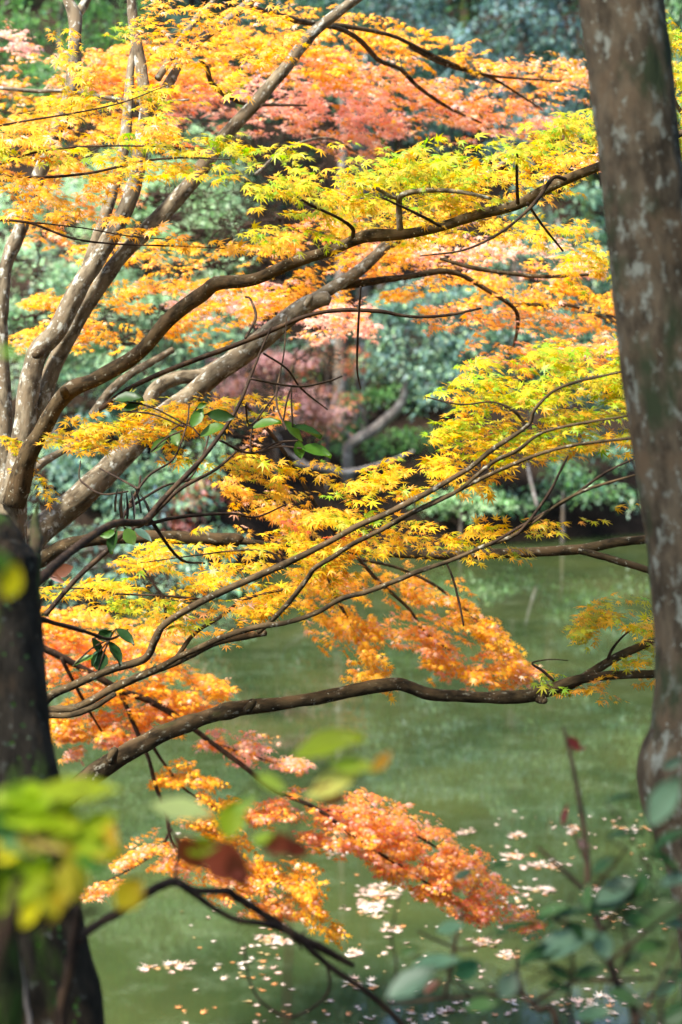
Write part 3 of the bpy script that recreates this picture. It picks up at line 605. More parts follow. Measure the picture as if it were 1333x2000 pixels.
A_spray = [
 ('orange leaf spray', 'o', 52, 9.2, .4, 1.0, .5, [(-30, 150), (90, 165), (200, 150), (320, 145), (420, 150)]),
 ('orange leaf spray', 'yo', 42, 8.6, .4, .9, .5, [(-30, 225), (80, 235), (180, 245), (270, 250)]),
 ('orange and yellow leaf spray', 'yo', 62, 8.8, .4, 1.0, .5, [(210, 135), (350, 110), (480, 95), (600, 110), (650, 130)]),
 ('orange leaf spray', 'o', 55, 9.0, .4, 1.0, .5, [(190, 120), (280, 150), (380, 170)]),
 ('pink leaf spray', 'pk', 58, 9.4, .4, 1.0, .5, [(320, 215), (450, 190), (580, 200), (690, 225), (740, 240)]),
 ('pink leaf spray', 'po', 40, 9.4, .4, .8, .5, [(560, 230), (640, 250), (720, 285)]),
 ('orange leaf spray', 'yo', 36, 8.8, .4, 1.0, .5, [(500, 45), (620, 55), (740, 70), (830, 92), (930, 112)]),
 ('orange and pink leaf spray', 'po', 48, 9.2, .4, 1.0, .5, [(560, 140), (680, 160), (790, 205), (920, 225), (1060, 235)]),
 ('orange leaf spray', 'o', 40, 9.2, .4, .9, .5, [(600, 110), (720, 125), (800, 160), (880, 195), (980, 205)]),
 ('orange leaf spray', 'o', 45, 9.0, .4, 1.0, .5, [(960, 150), (1050, 145), (1160, 155)]),
 ('pink leaf spray', 'pk', 26, 9.6, .3, 1.0, .5, [(-30, 70), (10, 85), (45, 90)]),
 ('orange leaf spray', 'yo', 34, 8.4, .4, .8, .5, [(-20, 320), (60, 335), (130, 330)]),
 ('orange leaf spray', 'o', 32, 8.4, .4, .8, .5, [(60, 385), (150, 395), (230, 380)]),
 ('yellow orange leaf spray', 'yo', 46, 6.6, .4, .7, .5, [(250, 60), (300, 45), (420, 35), (520, 25)]),
 ('yellow orange leaf spray', 'yo', 42, 6.4, .4, .8, .5, [(310, 110), (400, 100), (490, 110), (540, 90)]),
 ('yellow leaf spray', 'y', 45, 6.3, .4, .35, .5, [(100, 40), (130, 110), (150, 170)]),
 ('fresh green leaf spray', 'g', 18, 6.2, .15, 1.0, .5, [(205, 70), (250, 60)]),
 ('yellow leaf spray', 'y', 38, 6.4, .4, .7, .5, [(80, 200), (200, 190), (330, 180), (430, 170)]),
 ('yellow orange leaf spray', 'yo', 40, 7.8, .4, .9, .45, [(40, 590), (140, 575), (250, 570), (390, 555)]),
 ('yellow orange leaf spray', 'yo', 38, 7.6, .4, .7, .45, [(30, 670), (140, 645), (250, 655)]),
 ('orange leaf spray', 'yo', 32, 7.8, .4, .8, .45, [(140, 490), (290, 485), (440, 500), (560, 478)]),
 ('orange leaf spray', 'o', 26, 8.4, .4, .6, .45, [(20, 460), (70, 455), (130, 480)]),
 ('yellow and orange leaf spray', 'yo', 52, 7.9, .5, 1.05, .45, [(340, 640), (450, 610), (560, 575), (690, 520), (760, 500)]),
 ('pink leaf spray', 'pk', 40, 8.8, .4, 1.0, .45, [(330, 580), (450, 590), (560, 590), (690, 630)]),
 ('pink leaf spray', 'po', 32, 8.6, .4, .9, .45, [(590, 650), (650, 640), (690, 620)]),
 ('orange leaf spray', 'yo', 52, 7.9, .4, 1.0, .45, [(760, 575), (900, 560), (1050, 565), (1220, 595)]),
 ('pink orange leaf spray', 'po', 48, 8.4, .5, 1.0, .45, [(700, 505), (850, 495), (980, 500), (1130, 520)]),
 ('orange leaf spray', 'o', 34, 8.0, .4, .8, .4, [(810, 615), (920, 620), (1030, 610), (1130, 625)]),
 ('yellow leaf spray', 'y', 45, 7.0, .4, 1.0, .45, [(640, 440), (760, 430), (900, 450), (1030, 450)]),
 ('orange leaf spray', 'o', 35, 7.8, .4, .9, .45, [(560, 460), (640, 440), (720, 450)]),
 ('orange leaf spray', 'o', 36, 7.6, .3, 1.1, .35, [(905, 700), (960, 675), (1060, 690), (1190, 680)]),
 ('yellow leaf spray', 'y', 52, 6.6, .4, .9, .45, [(1040, 460), (1110, 480), (1200, 540), (1260, 560)]),
 ('yellow green leaf spray', 'yg', 38, 5.6, .35, 1.0, .5, [(420, 330), (540, 325), (680, 335), (800, 330)]),
 ('yellow green leaf spray', 'yg', 48, 5.7, .35, 1.0, .5, [(500, 385), (620, 385), (750, 370), (880, 350), (980, 340)]),
 ('yellow leaf spray', 'y', 50, 5.9, .35, 1.1, .5, [(640, 380), (760, 400), (880, 390), (1000, 350), (1140, 300)]),
 ('bright yellow green leaf spray', 'yg', 42, 5.4, .35, 1.1, .5, [(760, 320), (880, 310), (1010, 280), (1100, 250), (1180, 235)]),
 ('blurred yellow green leaf spray', 'yg', 36, 4.9, .2, 1.1, .5, [(1080, 235), (1130, 240), (1180, 260)]),
 ('orange leaf spray', 'o', 30, 6.6, .3, .8, .5, [(1080, 330), (1130, 300), (1180, 320)]),
 ('scattered yellow green leaf spray', 'yg', 30, 5.6, .3, .6, .5, [(460, 440), (540, 450), (620, 470)]),
 ('yellow green leaf spray', 'yg', 60, 6.4, .3, .9, .5, [(1300, 40), (1330, 160), (1340, 300), (1350, 420)]),
 ('orange yellow leaf spray', 'yo', 55, 7.0, .35, .9, .3, [(455, 950), (530, 990), (570, 1040)]),
 ('yellow leaf spray', 'y', 42, 6.2, .35, .9, .3, [(450, 900), (540, 930), (620, 950), (600, 1010)]),
 ('orange yellow leaf spray', 'yo', 42, 8.0, .35, 1.3, .3, [(580, 1130), (630, 1190), (680, 1260), (725, 1315)]),
 ('orange yellow leaf spray', 'yo', 34, 8.1, .35, 1.3, .3, [(620, 1120), (690, 1150), (720, 1220)]),
 ('orange leaf spray', 'yo', 38, 8.2, .35, 1.3, .3, [(730, 1105), (790, 1150), (880, 1180), (950, 1230), (1000, 1275)]),
 ('orange pink leaf spray', 'o', 42, 8.3, .35, 1.3, .3, [(740, 1215), (830, 1240), (890, 1290), (1010, 1310)]),
 ('orange leaf spray', 'yo', 30, 8.2, .35, 1.3, .3, [(820, 1290), (900, 1320), (980, 1310)]),
 ('orange leaf spray', 'o', 22, 7.4, .3, .8, .3, [(470, 880), (500, 840), (530, 820)]),
 ('yellow leaf spray', 'y', 32, 6.2, .3, 1.5, .25, [(90, 862), (170, 840), (270, 805), (380, 800), (510, 788)]),
 ('yellow leaf spray', 'y', 28, 6.2, .3, 1.3, .25, [(120, 890), (220, 850), (330, 830), (430, 815)]),
 ('yellow leaf spray', 'y', 20, 6.3, .2, .6, .25, [(270, 865), (330, 890), (390, 925)]),
 ('yellow leaf spray', 'y', 22, 6.6, .2, .8, .3, [(-10, 850), (30, 880), (70, 940)]),
]
maple(A, A_wood, A_spray)
def stub(rows, m, root, nm='broken_stub'):
    pts, rad = pxpath(rows, 4); mb = MB(); tube(mb, pts, rad, 9, .3, seed=3); mb.build(nm, m, root)
stub([(128, 772, 6.3, 9), (124, 762, 6.25, 8), (122, 758, 6.24, 5)], M_BARKB, A, 'knot')
stub([(424, 560, 6.25, 9), (420, 548, 6.22, 8), (418, 543, 6.21, 5)], M_BARKB, A, 'knot')
stub([(600, 596, 7.2, 8), (605, 586, 7.18, 8), (604, 580, 7.17, 6)], M_BARK, A, 'knot')
stub([(78, 690, 6.6, 10), (72, 693, 6.52, 9), (70, 696, 6.5, 6)], M_BARKB, A, 'knot')

# --- low spreading maple whose trunk is behind the dark mossy trunk
r0 = foot(20, 1800, 5.8)
B_ = thing('maple_tree', 'low spreading maple with brown limbs reaching right over the pond from behind the dark trunk', 'tree', r0)
B_wood = [
 W('trunk', down([(20, 1750, 5.9, 30), (30, 1600, 5.9, 26), (45, 1460, 5.8, 20)]), M_BARKB, 14),
 W('branch', D([(20, 1700, 22), (80, 1605, 20), (160, 1532, 19), (230, 1482, 19), (300, 1442, 17), (390, 1405, 16), (440, 1390, 16), (490, 1382, 15), (560, 1372, 13), (640, 1360, 13), (700, 1346, 13), (770, 1336, 13), (800, 1342, 13), (840, 1355, 12), (900, 1360, 12), (960, 1362, 12), (1030, 1360, 13), (1062, 1352, 13), (1110, 1334, 11), (1160, 1322, 9), (1220, 1318, 8), (1290, 1316, 8), (1380, 1310, 7), (1500, 1295, 4), (1620, 1305, 1)], 5.9, 6.0), M_BARKB, 14, .16, 'thick low limb arching over the water'),
 W('branch', D([(1090, 1346, 9), (1120, 1336, 9), (1165, 1308, 9), (1212, 1280, 8), (1283, 1250, 7), (1370, 1220, 6), (1500, 1190, 1)], 6.0, 6.0), M_BARKB, 10),
 W('branch', D([(45, 1440, 10), (90, 1368, 9), (140, 1340, 8), (210, 1310, 8), (282, 1287, 8), (303, 1250, 8), (325, 1217, 7), (400, 1172, 7), (480, 1135, 7), (560, 1100, 7), (640, 1060, 6), (700, 1027, 6), (760, 1001, 6), (830, 965, 6), (900, 925, 5), (930, 905, 5), (962, 878, 5), (1030, 832, 4), (1045, 800, 3.5), (1080, 765, 3), (1130, 745, 3), (1220, 725, 2)], 5.5, 4.95), M_BARKB, 10, .1, 'slender brown branch fanning up to the right'),
 W('branch', D([(45, 1450, 9), (90, 1392, 8), (150, 1382, 8), (220, 1345, 8), (300, 1310, 8), (350, 1290, 8), (420, 1256, 7), (480, 1243, 7), (520, 1236, 6)], 5.8, 5.7), M_BARKB, 10, .12),
 W('branch', D([(310, 1305, 6), (350, 1283, 6), (390, 1265, 6), (440, 1243, 6), (500, 1225, 6), (560, 1216, 5), (620, 1196, 5), (666, 1170, 5), (720, 1155, 5), (760, 1140, 5), (820, 1115, 5), (880, 1095, 4), (950, 1065, 4), (1000, 1048, 4), (1050, 1015, 3), (1090, 985, 3), (1150, 955, 3), (1250, 925, 2)], 5.55, 5.0), M_BARKB, 9, .1),
 W('branch', D([(505, 1235, 5), (535, 1208, 5), (570, 1170, 5), (602, 1128, 5), (615, 1110, 5), (650, 1088, 5), (690, 1062, 5), (745, 1035, 5), (800, 1004, 5), (860, 975, 5), (900, 955, 4), (960, 905, 4), (1010, 880, 4), (1060, 845, 3), (1140, 826, 3), (1230, 812, 2)], 5.5, 4.95), M_BARKB, 9, .1),
 W('branch', D([(810, 1000, 4), (870, 972, 4), (930, 940, 4), (1000, 908, 4), (1060, 885, 3.5), (1130, 868, 3), (1240, 855, 3)], 5.2, 4.95), M_BARKB, 8),
 W('branch', D([(1010, 1045, 3), (1040, 1010, 3), (1075, 960, 3), (1095, 920, 2.5), (1110, 890, 2)], 5.1, 5.0), M_TWIG, 7),
 W('branch', D([(960, 1062, 3), (1040, 1015, 3), (1110, 975, 3), (1180, 925, 2.5), (1240, 895, 2)], 5.1, 5.1), M_TWIG, 7),
 W('branch', D([(95, 1397, 6), (140, 1396, 6), (185, 1380, 6), (225, 1355, 5)], 5.75, 5.7), M_BARKB, 8),
 W('branch', D([(345, 1285, 5), (380, 1238, 4), (430, 1205, 4), (480, 1170, 3), (560, 1150, 3)], 5.7, 5.9), M_BARKB, 8),
 W('branch', D([(325, 1212, 3), (320, 1170, 3), (300, 1140, 2), (280, 1110, 1.5)], 5.6, 5.6), M_TWIG, 6),
 W('branch', D([(1030, 832, 3), (1000, 800, 3), (960, 785, 2), (900, 790, 2), (830, 775, 1.5)], 5.15, 5.1), M_TWIG, 6),
 W('branch', D([(555, 1105, 3), (530, 1080, 2.5), (470, 1075, 2), (380, 1085, 1.5), (270, 1100, 1)], 5.4, 5.4), M_TWIG, 6),
 W('branch', D([(872, 1098, 2), (885, 1130, 2.5), (898, 1180, 2.5), (906, 1222, 2)], 5.5, 5.5), M_TWIG, 6, .1, 'dead twig hanging straight down'),
 W('branch', D([(1185, 1296, 3), (1195, 1270, 3), (1215, 1245, 2), (1240, 1225, 1.5)], 6.0, 5.9), M_TWIG, 6),
 W('branch', D([(1082, 1330, 3), (1060, 1310, 3), (1040, 1295, 2), (1075, 1288, 1.2), (1110, 1290, 1)], 6.0, 6.0), M_TWIG, 6, .1, 'bare pale twig on the low limb'),
 W('branch', D([(230, 1160, 3), (180, 1150, 2), (100, 1150, 1.5)], 5.6, 5.7), M_TWIG, 6),
 W('branch', D([(400, 1172, 3), (340, 1165, 2.5), (230, 1160, 2)], 5.65, 5.6), M_TWIG, 6),
]
B_spray = [
 ('yellow leaf spray', 'y', 42, 5.6, .35, 1.0, .28, [(600, 1010), (690, 985), (790, 930), (880, 880), (960, 830)]),
 ('yellow leaf spray', 'y', 38, 5.6, .35, .9, .28, [(680, 960), (760, 930), (850, 900), (900, 930)]),
 ('yellow green leaf spray', 'yg', 54, 5.5, .35, 1.3, .3, [(860, 850), (960, 800), (1060, 770), (1160, 750), (1230, 740)]),
 ('bright yellow green leaf spray', 'yg', 54, 5.4, .35, 1.35, .3, [(860, 765), (980, 740), (1090, 715), (1220, 700)]),
 ('yellow leaf spray', 'y', 26, 5.6, .3, .7, .3, [(815, 755), (880, 770), (940, 790)]),
 ('yellow green leaf spray', 'yg', 50, 5.5, .35, 1.25, .3, [(930, 890), (1050, 840), (1140, 815), (1230, 800)]),
 ('yellow leaf spray', 'y', 34, 5.6, .3, .9, .28, [(940, 930), (1020, 895), (1120, 870), (1220, 860)]),
 ('yellow green leaf spray', 'g', 24, 5.5, .25, 1.0, .28, [(600, 985), (650, 1000), (690, 1010)]),
 ('yellow leaf spray', 'y', 34, 5.7, .35, 1.0, .25, [(650, 1065), (760, 1055), (880, 1055), (1010, 1045)]),
 ('yellow leaf spray', 'y', 22, 5.6, .3, .8, .25, [(870, 1050), (950, 1070), (1020, 1085)]),
 ('yellow leaf spray', 'y', 20, 5.6, .3, .5, .25, [(1000, 1020), (1090, 1020), (1180, 1000)]),
 ('yellow leaf spray', 'y', 40, 5.8, .4, 1.35, .25, [(230, 1100), (340, 1080), (470, 1090), (620, 1075)]),
 ('yellow leaf spray', 'y', 30, 5.8, .35, .9, .25, [(350, 1120), (450, 1110), (560, 1125), (640, 1100)]),
 ('yellow leaf spray', 'y', 26, 5.7, .3, 1.1, .22, [(75, 1155), (170, 1150), (290, 1160), (400, 1165)]),
 ('yellow leaf spray', 'yg', 24, 5.7, .3, .7, .22, [(200, 1180), (280, 1190), (360, 1200), (450, 1190)]),
 ('yellow orange leaf spray', 'yo', 30, 5.8, .3, .8, .22, [(260, 1215), (350, 1205), (440, 1215), (510, 1185)]),
 ('yellow leaf spray', 'y', 34, 5.9, .35, .9, .25, [(470, 1190), (560, 1165), (640, 1140), (700, 1100)]),
 ('red leaf spray', 'r', 12, 5.6, .1, .8, .25, [(525, 1010), (570, 1030)]),
 ('red leaf spray', 'r', 8, 5.6, .1, .6, .25, [(630, 1055), (655, 1050)]),
 ('orange leaf spray', 'o', 10, 5.7, .1, .6, .25, [(450, 1180), (500, 1185)]),
 ('yellow leaf spray', dict(Y=5, YG=5, G=1), 34, 6.0, .25, 2.0, .3, [(1120, 1245), (1170, 1205), (1230, 1210), (1300, 1225)]),
 ('yellow orange leaf spray', 'yo', 20, 6.0, .25, .7, .3, [(1120, 1345), (1180, 1340), (1280, 1325)]),
 ('yellow green leaf spray', 'yg', 26, 6.0, .25, .7, .3, [(1190, 1310), (1240, 1290), (1300, 1280)]),
 ('yellow green leaf spray', 'yg', 14, 6.0, .15, 1.0, .3, [(985, 1330), (1030, 1325), (1075, 1338)]),
]
maple(B_, B_wood, B_spray)
stub([(484, 1388, 5.85, 10), (492, 1374, 5.82, 9), (498, 1369, 5.81, 6)], M_BARKB, B_)
stub([(218, 1486, 5.8, 12), (222, 1470, 5.78, 10), (226, 1464, 5.77, 6)], M_BARKB, B_, 'knot')
stub([(1052, 1362, 5.9, 11), (1062, 1368, 5.89, 9), (1066, 1370, 5.88, 5)], M_BARKB, B_, 'knot')

# --- maple growing outside the left edge, its twigs reaching in at the top left
r0 = foot(-330, 900, 5.6)
C_ = thing('maple_tree', 'maple outside the left edge whose thin dark twigs reach in level at the upper left', 'tree', r0)
C_wood = [
 W('trunk', down([(-330, 800, 5.6, 40), (-320, 500, 5.6, 34), (-290, 200, 5.6, 28), (-250, -60, 5.6, 22)]), M_BARKB, 12),
 W('branch', D([(-315, 450, 8.64), (-200, 370, 6.48), (-80, 347, 3.60), (0, 343, 2.88), (90, 346, 2.88), (175, 338, 2.52), (235, 325, 2.52), (300, 312, 2.16), (370, 308, 1.80), (450, 312, 1.08)], 5.6, 5.6), M_TWIG, 8),
 W('branch', D([(-315, 420, 7.20), (-180, 350, 4.32), (-60, 335, 2.88), (10, 318, 2.16), (60, 300, 2.16), (120, 290, 2.16), (200, 285, 1.80), (300, 286, 1.44), (400, 290, 0.86)], 5.6, 5.4), M_TWIG, 8),
 W('branch', D([(-318, 520, 7.20), (-180, 450, 4.32), (-60, 430, 2.88), (0, 430, 2.52), (60, 436, 2.52), (140, 465, 2.16), (220, 476, 1.80), (350, 481, 1.44), (480, 487, 0.86)], 5.6, 5.7), M_TWIG, 8),
 W('branch', D([(60, 434, 1.80), (160, 445, 1.44), (260, 462, 1.44), (380, 470, 0.86)], 5.6, 5.7), M_TWIG, 6),
 W('branch', D([(-300, 330, 6.48), (-150, 270, 3.60), (0, 245, 2.16), (70, 233, 2.16), (150, 220, 1.80), (240, 200, 1.44), (330, 165, 0.86)], 5.6, 5.7), M_TWIG, 6),
]
C_spray = [
 ('orange yellow leaf spray', 'yo', 40, 5.6, .35, .9, .5, [(-40, 255), (70, 260), (190, 262), (300, 260)]),
 ('yellow green leaf spray', 'yg', 32, 5.6, .35, .9, .5, [(-30, 290), (80, 285), (200, 275), (330, 265), (430, 280)]),
 ('yellow leaf spray', 'y', 32, 5.6, .35, .8, .5, [(150, 345), (260, 325), (380, 330), (470, 330)]),
 ('yellow leaf spray', 'yo', 30, 5.7, .35, .7, .5, [(-30, 365), (60, 360), (160, 370), (250, 350)]),
 ('orange yellow leaf spray', 'yo', 30, 5.8, .35, .7, .5, [(-20, 410), (70, 415), (180, 430), (290, 440)]),
 ('red leaf spray', 'r', 10, 5.6, .1, .7, .5, [(350, 285), (395, 280)]),
 ('yellow leaf spray', 'yo', 18, 5.7, .25, .6, .5, [(280, 470), (380, 470), (500, 485)]),
]
maple(C_, C_wood, C_spray)

# --- orange maple drooping over the water at the lower left
r0 = foot(-150, 1500, 8.4)
D_ = thing('maple_tree', 'orange maple drooping low over the pond at the lower left', 'tree', r0)
D_wood = [
 W('trunk', down([(-150, 1400, 8.4, 30), (-140, 1250, 8.4, 26), (-110, 1100, 8.4, 18)]), M_BARKB, 12),
 W('branch', D([(-140, 1230, 14), (-40, 1225, 9), (55, 1255, 7), (120, 1283, 7), (190, 1322, 7), (240, 1350, 7), (290, 1368, 7), (350, 1402, 6), (400, 1440, 5), (470, 1492, 5), (540, 1545, 4), (620, 1580, 4), (700, 1640, 3.5), (780, 1690, 3), (860, 1740, 2), (960, 1790, 1.5)], 8.2, 9.3), M_TWIG, 9),
 W('branch', D([(235, 1350, 5), (262, 1415, 4.5), (290, 1480, 4), (303, 1530, 4), (325, 1590, 3.5), (340, 1650, 3), (400, 1690, 2), (500, 1720, 1.5)], 8.6, 9.0), M_TWIG, 8),
 W('branch', D([(297, 1455, 4), (320, 1490, 3), (360, 1540, 2.5), (420, 1580, 2)], 8.9, 9.0), M_TWIG, 7),
 W('branch', D([(335, 1620, 3), (310, 1660, 3), (250, 1700, 2), (180, 1735, 1.5)], 9.0, 9.0), M_TWIG, 7),
 W('branch', D([(620, 1580, 3), (700, 1590, 3), (790, 1620, 2.5), (860, 1660, 2), (930, 1710, 1.5)], 9.1, 9.3), M_TWIG, 7),
 W('branch', D([(120, 1285, 4), (170, 1380, 3), (200, 1430, 2)], 8.4, 8.8), M_TWIG, 7),
 W('branch', D([(400, 1442, 3), (470, 1470, 2.5), (540, 1490, 2)], 8.9, 9.2), M_TWIG, 7),
]
D_spray = [
 ('orange leaf spray', 'yo', 42, 8.8, .4, 1.79, .3, [(50, 1235), (140, 1220), (230, 1240), (310, 1265)]),
 ('pink orange leaf spray', 'o', 40, 8.9, .4, 1.62, .3, [(60, 1290), (150, 1270), (250, 1270), (320, 1250)]),
 ('orange leaf spray', 'o', 26, 8.8, .4, 1.30, .3, [(60, 1330), (130, 1310), (180, 1340)]),
 ('orange yellow leaf spray', 'yo', 44, 8.9, .4, 1.79, .3, [(90, 1420), (190, 1385), (290, 1355), (400, 1350)]),
 ('orange leaf spray', 'o', 34, 9.0, .4, 1.62, .3, [(120, 1440), (230, 1410), (320, 1400), (390, 1385)]),
 ('pink leaf spray', 'po', 22, 9.0, .3, 1.46, .3, [(120, 1485), (180, 1465), (240, 1450)]),
 ('pink orange leaf spray', 'po', 30, 9.1, .35, 1.62, .3, [(390, 1440), (470, 1460), (560, 1490)]),
 ('orange leaf spray', 'yo', 30, 9.0, .35, 1.62, .3, [(305, 1520), (370, 1520), (440, 1565)]),
 ('orange leaf spray', 'yo', 24, 9.0, .3, 1.46, .3, [(340, 1600), (400, 1610), (460, 1640)]),
 ('orange leaf spray', 'o', 36, 9.0, .35, 1.62, .3, [(230, 1690), (310, 1665), (400, 1690), (480, 1720)]),
 ('orange leaf spray', 'o', 20, 9.0, .25, 1.46, .3, [(155, 1745), (215, 1735)]),
 ('orange leaf spray', 'yo', 34, 9.1, .35, 1.62, .3, [(480, 1690), (560, 1710), (610, 1750), (640, 1800)]),
 ('orange leaf spray', 'o', 24, 9.1, .35, 1.46, .3, [(400, 1740), (480, 1770), (570, 1775)]),
 ('red orange leaf spray', 'ro', 42, 9.2, .4, 1.86, .3, [(490, 1590), (600, 1580), (720, 1600), (830, 1640), (930, 1690)]),
 ('red orange leaf spray', 'ro', 40, 9.3, .4, 1.86, .3, [(600, 1630), (710, 1640), (800, 1680), (880, 1710), (960, 1740)]),
 ('red leaf spray', 'ro', 24, 9.3, .35, 1.62, .3, [(720, 1690), (800, 1720), (860, 1750)]),
 ('red leaf spray', dict(R=4, O=4, PK=1, P=1, YO=1), 28, 9.3, .35, 1.86, .3, [(870, 1740), (920, 1775), (980, 1795), (1025, 1800)]),
]
maple(D_, D_wood, D_spray)

# ================================================================== the near trunks
def trunk_tree(name, label, rows, mt, sides, rough, loc):
    root = thing(name, label, 'tree', loc)
    pts, rad = pxpath(rows, 26); mb = MB(); tube(mb, pts, rad, sides, rough, seed=int(rows[0][0]) % 7); mb.build('trunk', mt, root)
    return root
RT = trunk_tree('mottled_tree', 'thick mottled brown trunk with pale lichen patches leaning along the right edge', down([(1455, 1900, 3.5, 125), (1420, 1720, 3.55, 112), (1385, 1600, 3.6, 112), (1362, 1510, 3.6, 113), (1372, 1420, 3.6, 98), (1378, 1280, 3.6, 95), (1360, 1080, 3.6, 95), (1332, 900, 3.6, 93), (1300, 680, 3.6, 90), (1276, 500, 3.6, 86), (1253, 330, 3.6, 83), (1232, 150, 3.6, 82), (1213, 0, 3.6, 79), (1190, -200, 3.6, 76), (1160, -600, 3.6, 70), (1150, -1100, 3.6, 62), (1170, -1700, 3.6, 50)], 30), M_TRUNK, 84, .07, foot(1455, 1950, 3.5))
for (a, b, c) in (((1232, 745, 3.55, 9), (1222, 660, 3.53, 6), 4), ((1310, 860, 3.42, 8), (1306, 850, 3.40, 6), 4)):
    pass
pts, rad = pxpath([(1165, -700, 3.6, 40), (1000, -1000, 3.4, 30), (850, -1300, 3.0, 18)], 6); mb = MB(); tube(mb, pts, rad, 12, .1); mb.build('limb', M_TRUNK, RT)
pts, rad = pxpath([(1155, -900, 3.6, 40), (1350, -1200, 3.8, 28), (1500, -1500, 4.0, 16)], 6); mb = MB(); tube(mb, pts, rad, 12, .1); mb.build('limb', M_TRUNK, RT)

DT = trunk_tree('mossy_tree', 'dark mossy broken trunk standing at the lower left edge', down([(70, 2040, 3.2, 128), (40, 1850, 3.2, 120), (10, 1700, 3.25, 122), (-10, 1530, 3.3, 112), (-22, 1350, 3.35, 102), (-22, 1200, 3.4, 92), (-15, 1100, 3.4, 84), (-12, 1068, 3.4, 78), (-4, 1042, 3.4, 62), (6, 1024, 3.4, 40), (14, 1010, 3.4, 15)], -10), M_DARKT, 60, .15, foot(70, 2040, 3.2))
def branch_of(root, rows, mt, nm='branch', sides=8, rough=.1, lab=None):
    pts, rad = pxpath(rows, 7); mb = MB(); tube(mb, pts, rad, sides, rough, seed=int(rows[0][1]) % 9); return tag(mb.build(nm, mt, root), lab)
branch_of(DT, [(66, 1110, 3.7, 14), (70, 1060, 3.75, 12), (70, 1010, 3.8, 6), (76, 980, 3.8, 2)], M_DARKT, 'broken_stub', 8, .3, 'splintered upright snag')
branch_of(DT, D([(20, 1190, 14), (80, 1130, 11), (130, 1085, 9), (195, 1037, 8), (232, 1022, 8), (280, 1020, 7), (300, 1000, 6)], 3.8, 5.2), M_TWIG, 'branch', 9, .12)
for rows in ([(285, 1015, 6), (330, 963, 5), (385, 907, 5), (430, 850, 4), (465, 795, 3.5), (490, 735, 3), (512, 680, 2), (530, 640, 1.5)], [(285, 1020, 5), (350, 957, 4), (420, 918, 3), (465, 880, 2)],
             [(285, 1025, 4), (350, 1010, 3.5), (450, 1003, 3), (500, 1010, 2), (560, 985, 1.5)], [(292, 1012, 4), (350, 1090, 3), (400, 1100, 2)],
             [(90, 1200, 5), (150, 1130, 5), (205, 1080, 5), (240, 1045, 4), (290, 1020, 3)], [(490, 740, 2.5), (580, 755, 2.5), (640, 745, 2), (668, 735, 1.5)], [(430, 860, 2.5), (490, 885, 2.5), (560, 862, 1.5)],
             [(255, 980, 3), (290, 930, 2.5), (340, 895, 2), (365, 830, 2), (370, 790, 1.5)], [(255, 990, 3), (320, 950, 2.5), (370, 935, 2), (400, 880, 2), (410, 840, 1.5)], [(235, 1020, 4), (255, 985, 4), (270, 960, 3), (275, 930, 2)],
             [(270, 955, 2.5), (225, 930, 2), (195, 915, 1.5)], [(250, 960, 2), (200, 965, 2), (165, 945, 2), (155, 930, 1.5), (158, 900, 1.2)], [(480, 790, 2), (490, 830, 2), (540, 770, 1.5)], [(560, 840, 2), (540, 780, 2), (555, 690, 1.5), (560, 620, 1.2)],
             [(480, 660, 3), (500, 620, 3), (490, 585, 2.5), (480, 580, 2)], [(515, 690, 2), (560, 720, 2), (590, 760, 2), (640, 800, 1.2)], [(705, 560, 2), (700, 640, 2.5), (698, 720, 2), (705, 760, 1)]):
    branch_of(DT, D(rows, 5.2, 5.6), M_TWIG, 'branch', 6)

GREEN, DGREEN, TEALG, YEL, YGR, BRN, REDB, CRM, WTH, RST = (.06, .14, .015), (.022, .06, .012), (.05, .11, .07), (.52, .44, .012), (.29, .40, .012), (.16, .06, .03), (.15, .025, .02), (.50, .48, .28), (.025, .018, .014), (.20, .05, .02)
def broad_leaves(root, items, d, mt=None, lean=.4, nm='foliage', stems=None, tone=.1, wfac=.5, ask=None):
    """items: (px, py of the leaf base-to-tip middle, length px, width px, angle deg, colour[, depth])"""
    mb = MB(); tw = MB(); nt = 0
    for it in items:
        px, py, l, w, a, c = it[:6]; dd = it[6] if len(it) > 6 else d
        t = R(a); fore = rng.uniform(-.35, .35)
        ax = norm(RIGHT * math.cos(t) + UPV * math.sin(t) + FWD * fore)
        side = RIGHT * -math.sin(t) + UPV * math.cos(t)
        full = max(wfac * l, w); k = np.clip(w / full, .12, 1)
        nn = norm(-FWD * k + side * math.sqrt(max(0, 1 - k * k)) * (1 if math.sin(t + 1.57) >= 0 else -1))
        L = l / FPX * dd; base = P(px, py, dd) - ax * L * .5
        V, F = T_OVAL; V = V * np.array([full / l / 1.0, 1, 1.0])
        put_leaves(mb, (V, F), base[None], ax[None], nn[None], np.array([L]), np.clip(np.array([c]) * (1 + rng.normal(0, tone, (1, 3)) * .5 + rng.normal(0, tone)), .004, .95), np.array([rng.uniform(.5, 1.8)]))
        if stems is not None:
            j = np.linalg.norm(stems - base, axis=1).argmin(); q = stems[j]; mid = .5 * (base + q) + np.array([0, 0, .08]) * np.linalg.norm(q - base)
            tube(tw, crom(np.array([q, mid, base + ax * L * .05]), 4), np.full(9, max(.0008, .0011 * dd / 2)), 5); nt += 1
    o = mb.build(nm, mt or M_BROAD, root)
    if nt: tw.build('leaf_stalk', M_TWIG, root)
    return o
dstems = np.concatenate([pxpath(D(r, 5.2, 5.6), 8)[0] for r in ([(285, 1015, 6), (330, 963, 5), (385, 907, 5), (430, 850, 4), (465, 795, 3.5), (490, 735, 3)], [(430, 860, 2.5), (490, 885, 2.5), (560, 862, 1.5)], [(195, 1037, 8), (232, 1022, 8), (280, 1020, 7)], [(340, 895, 2), (365, 830, 2), (410, 840, 1.5)], [(490, 740, 2.5), (580, 755, 2.5), (640, 745, 2)])])
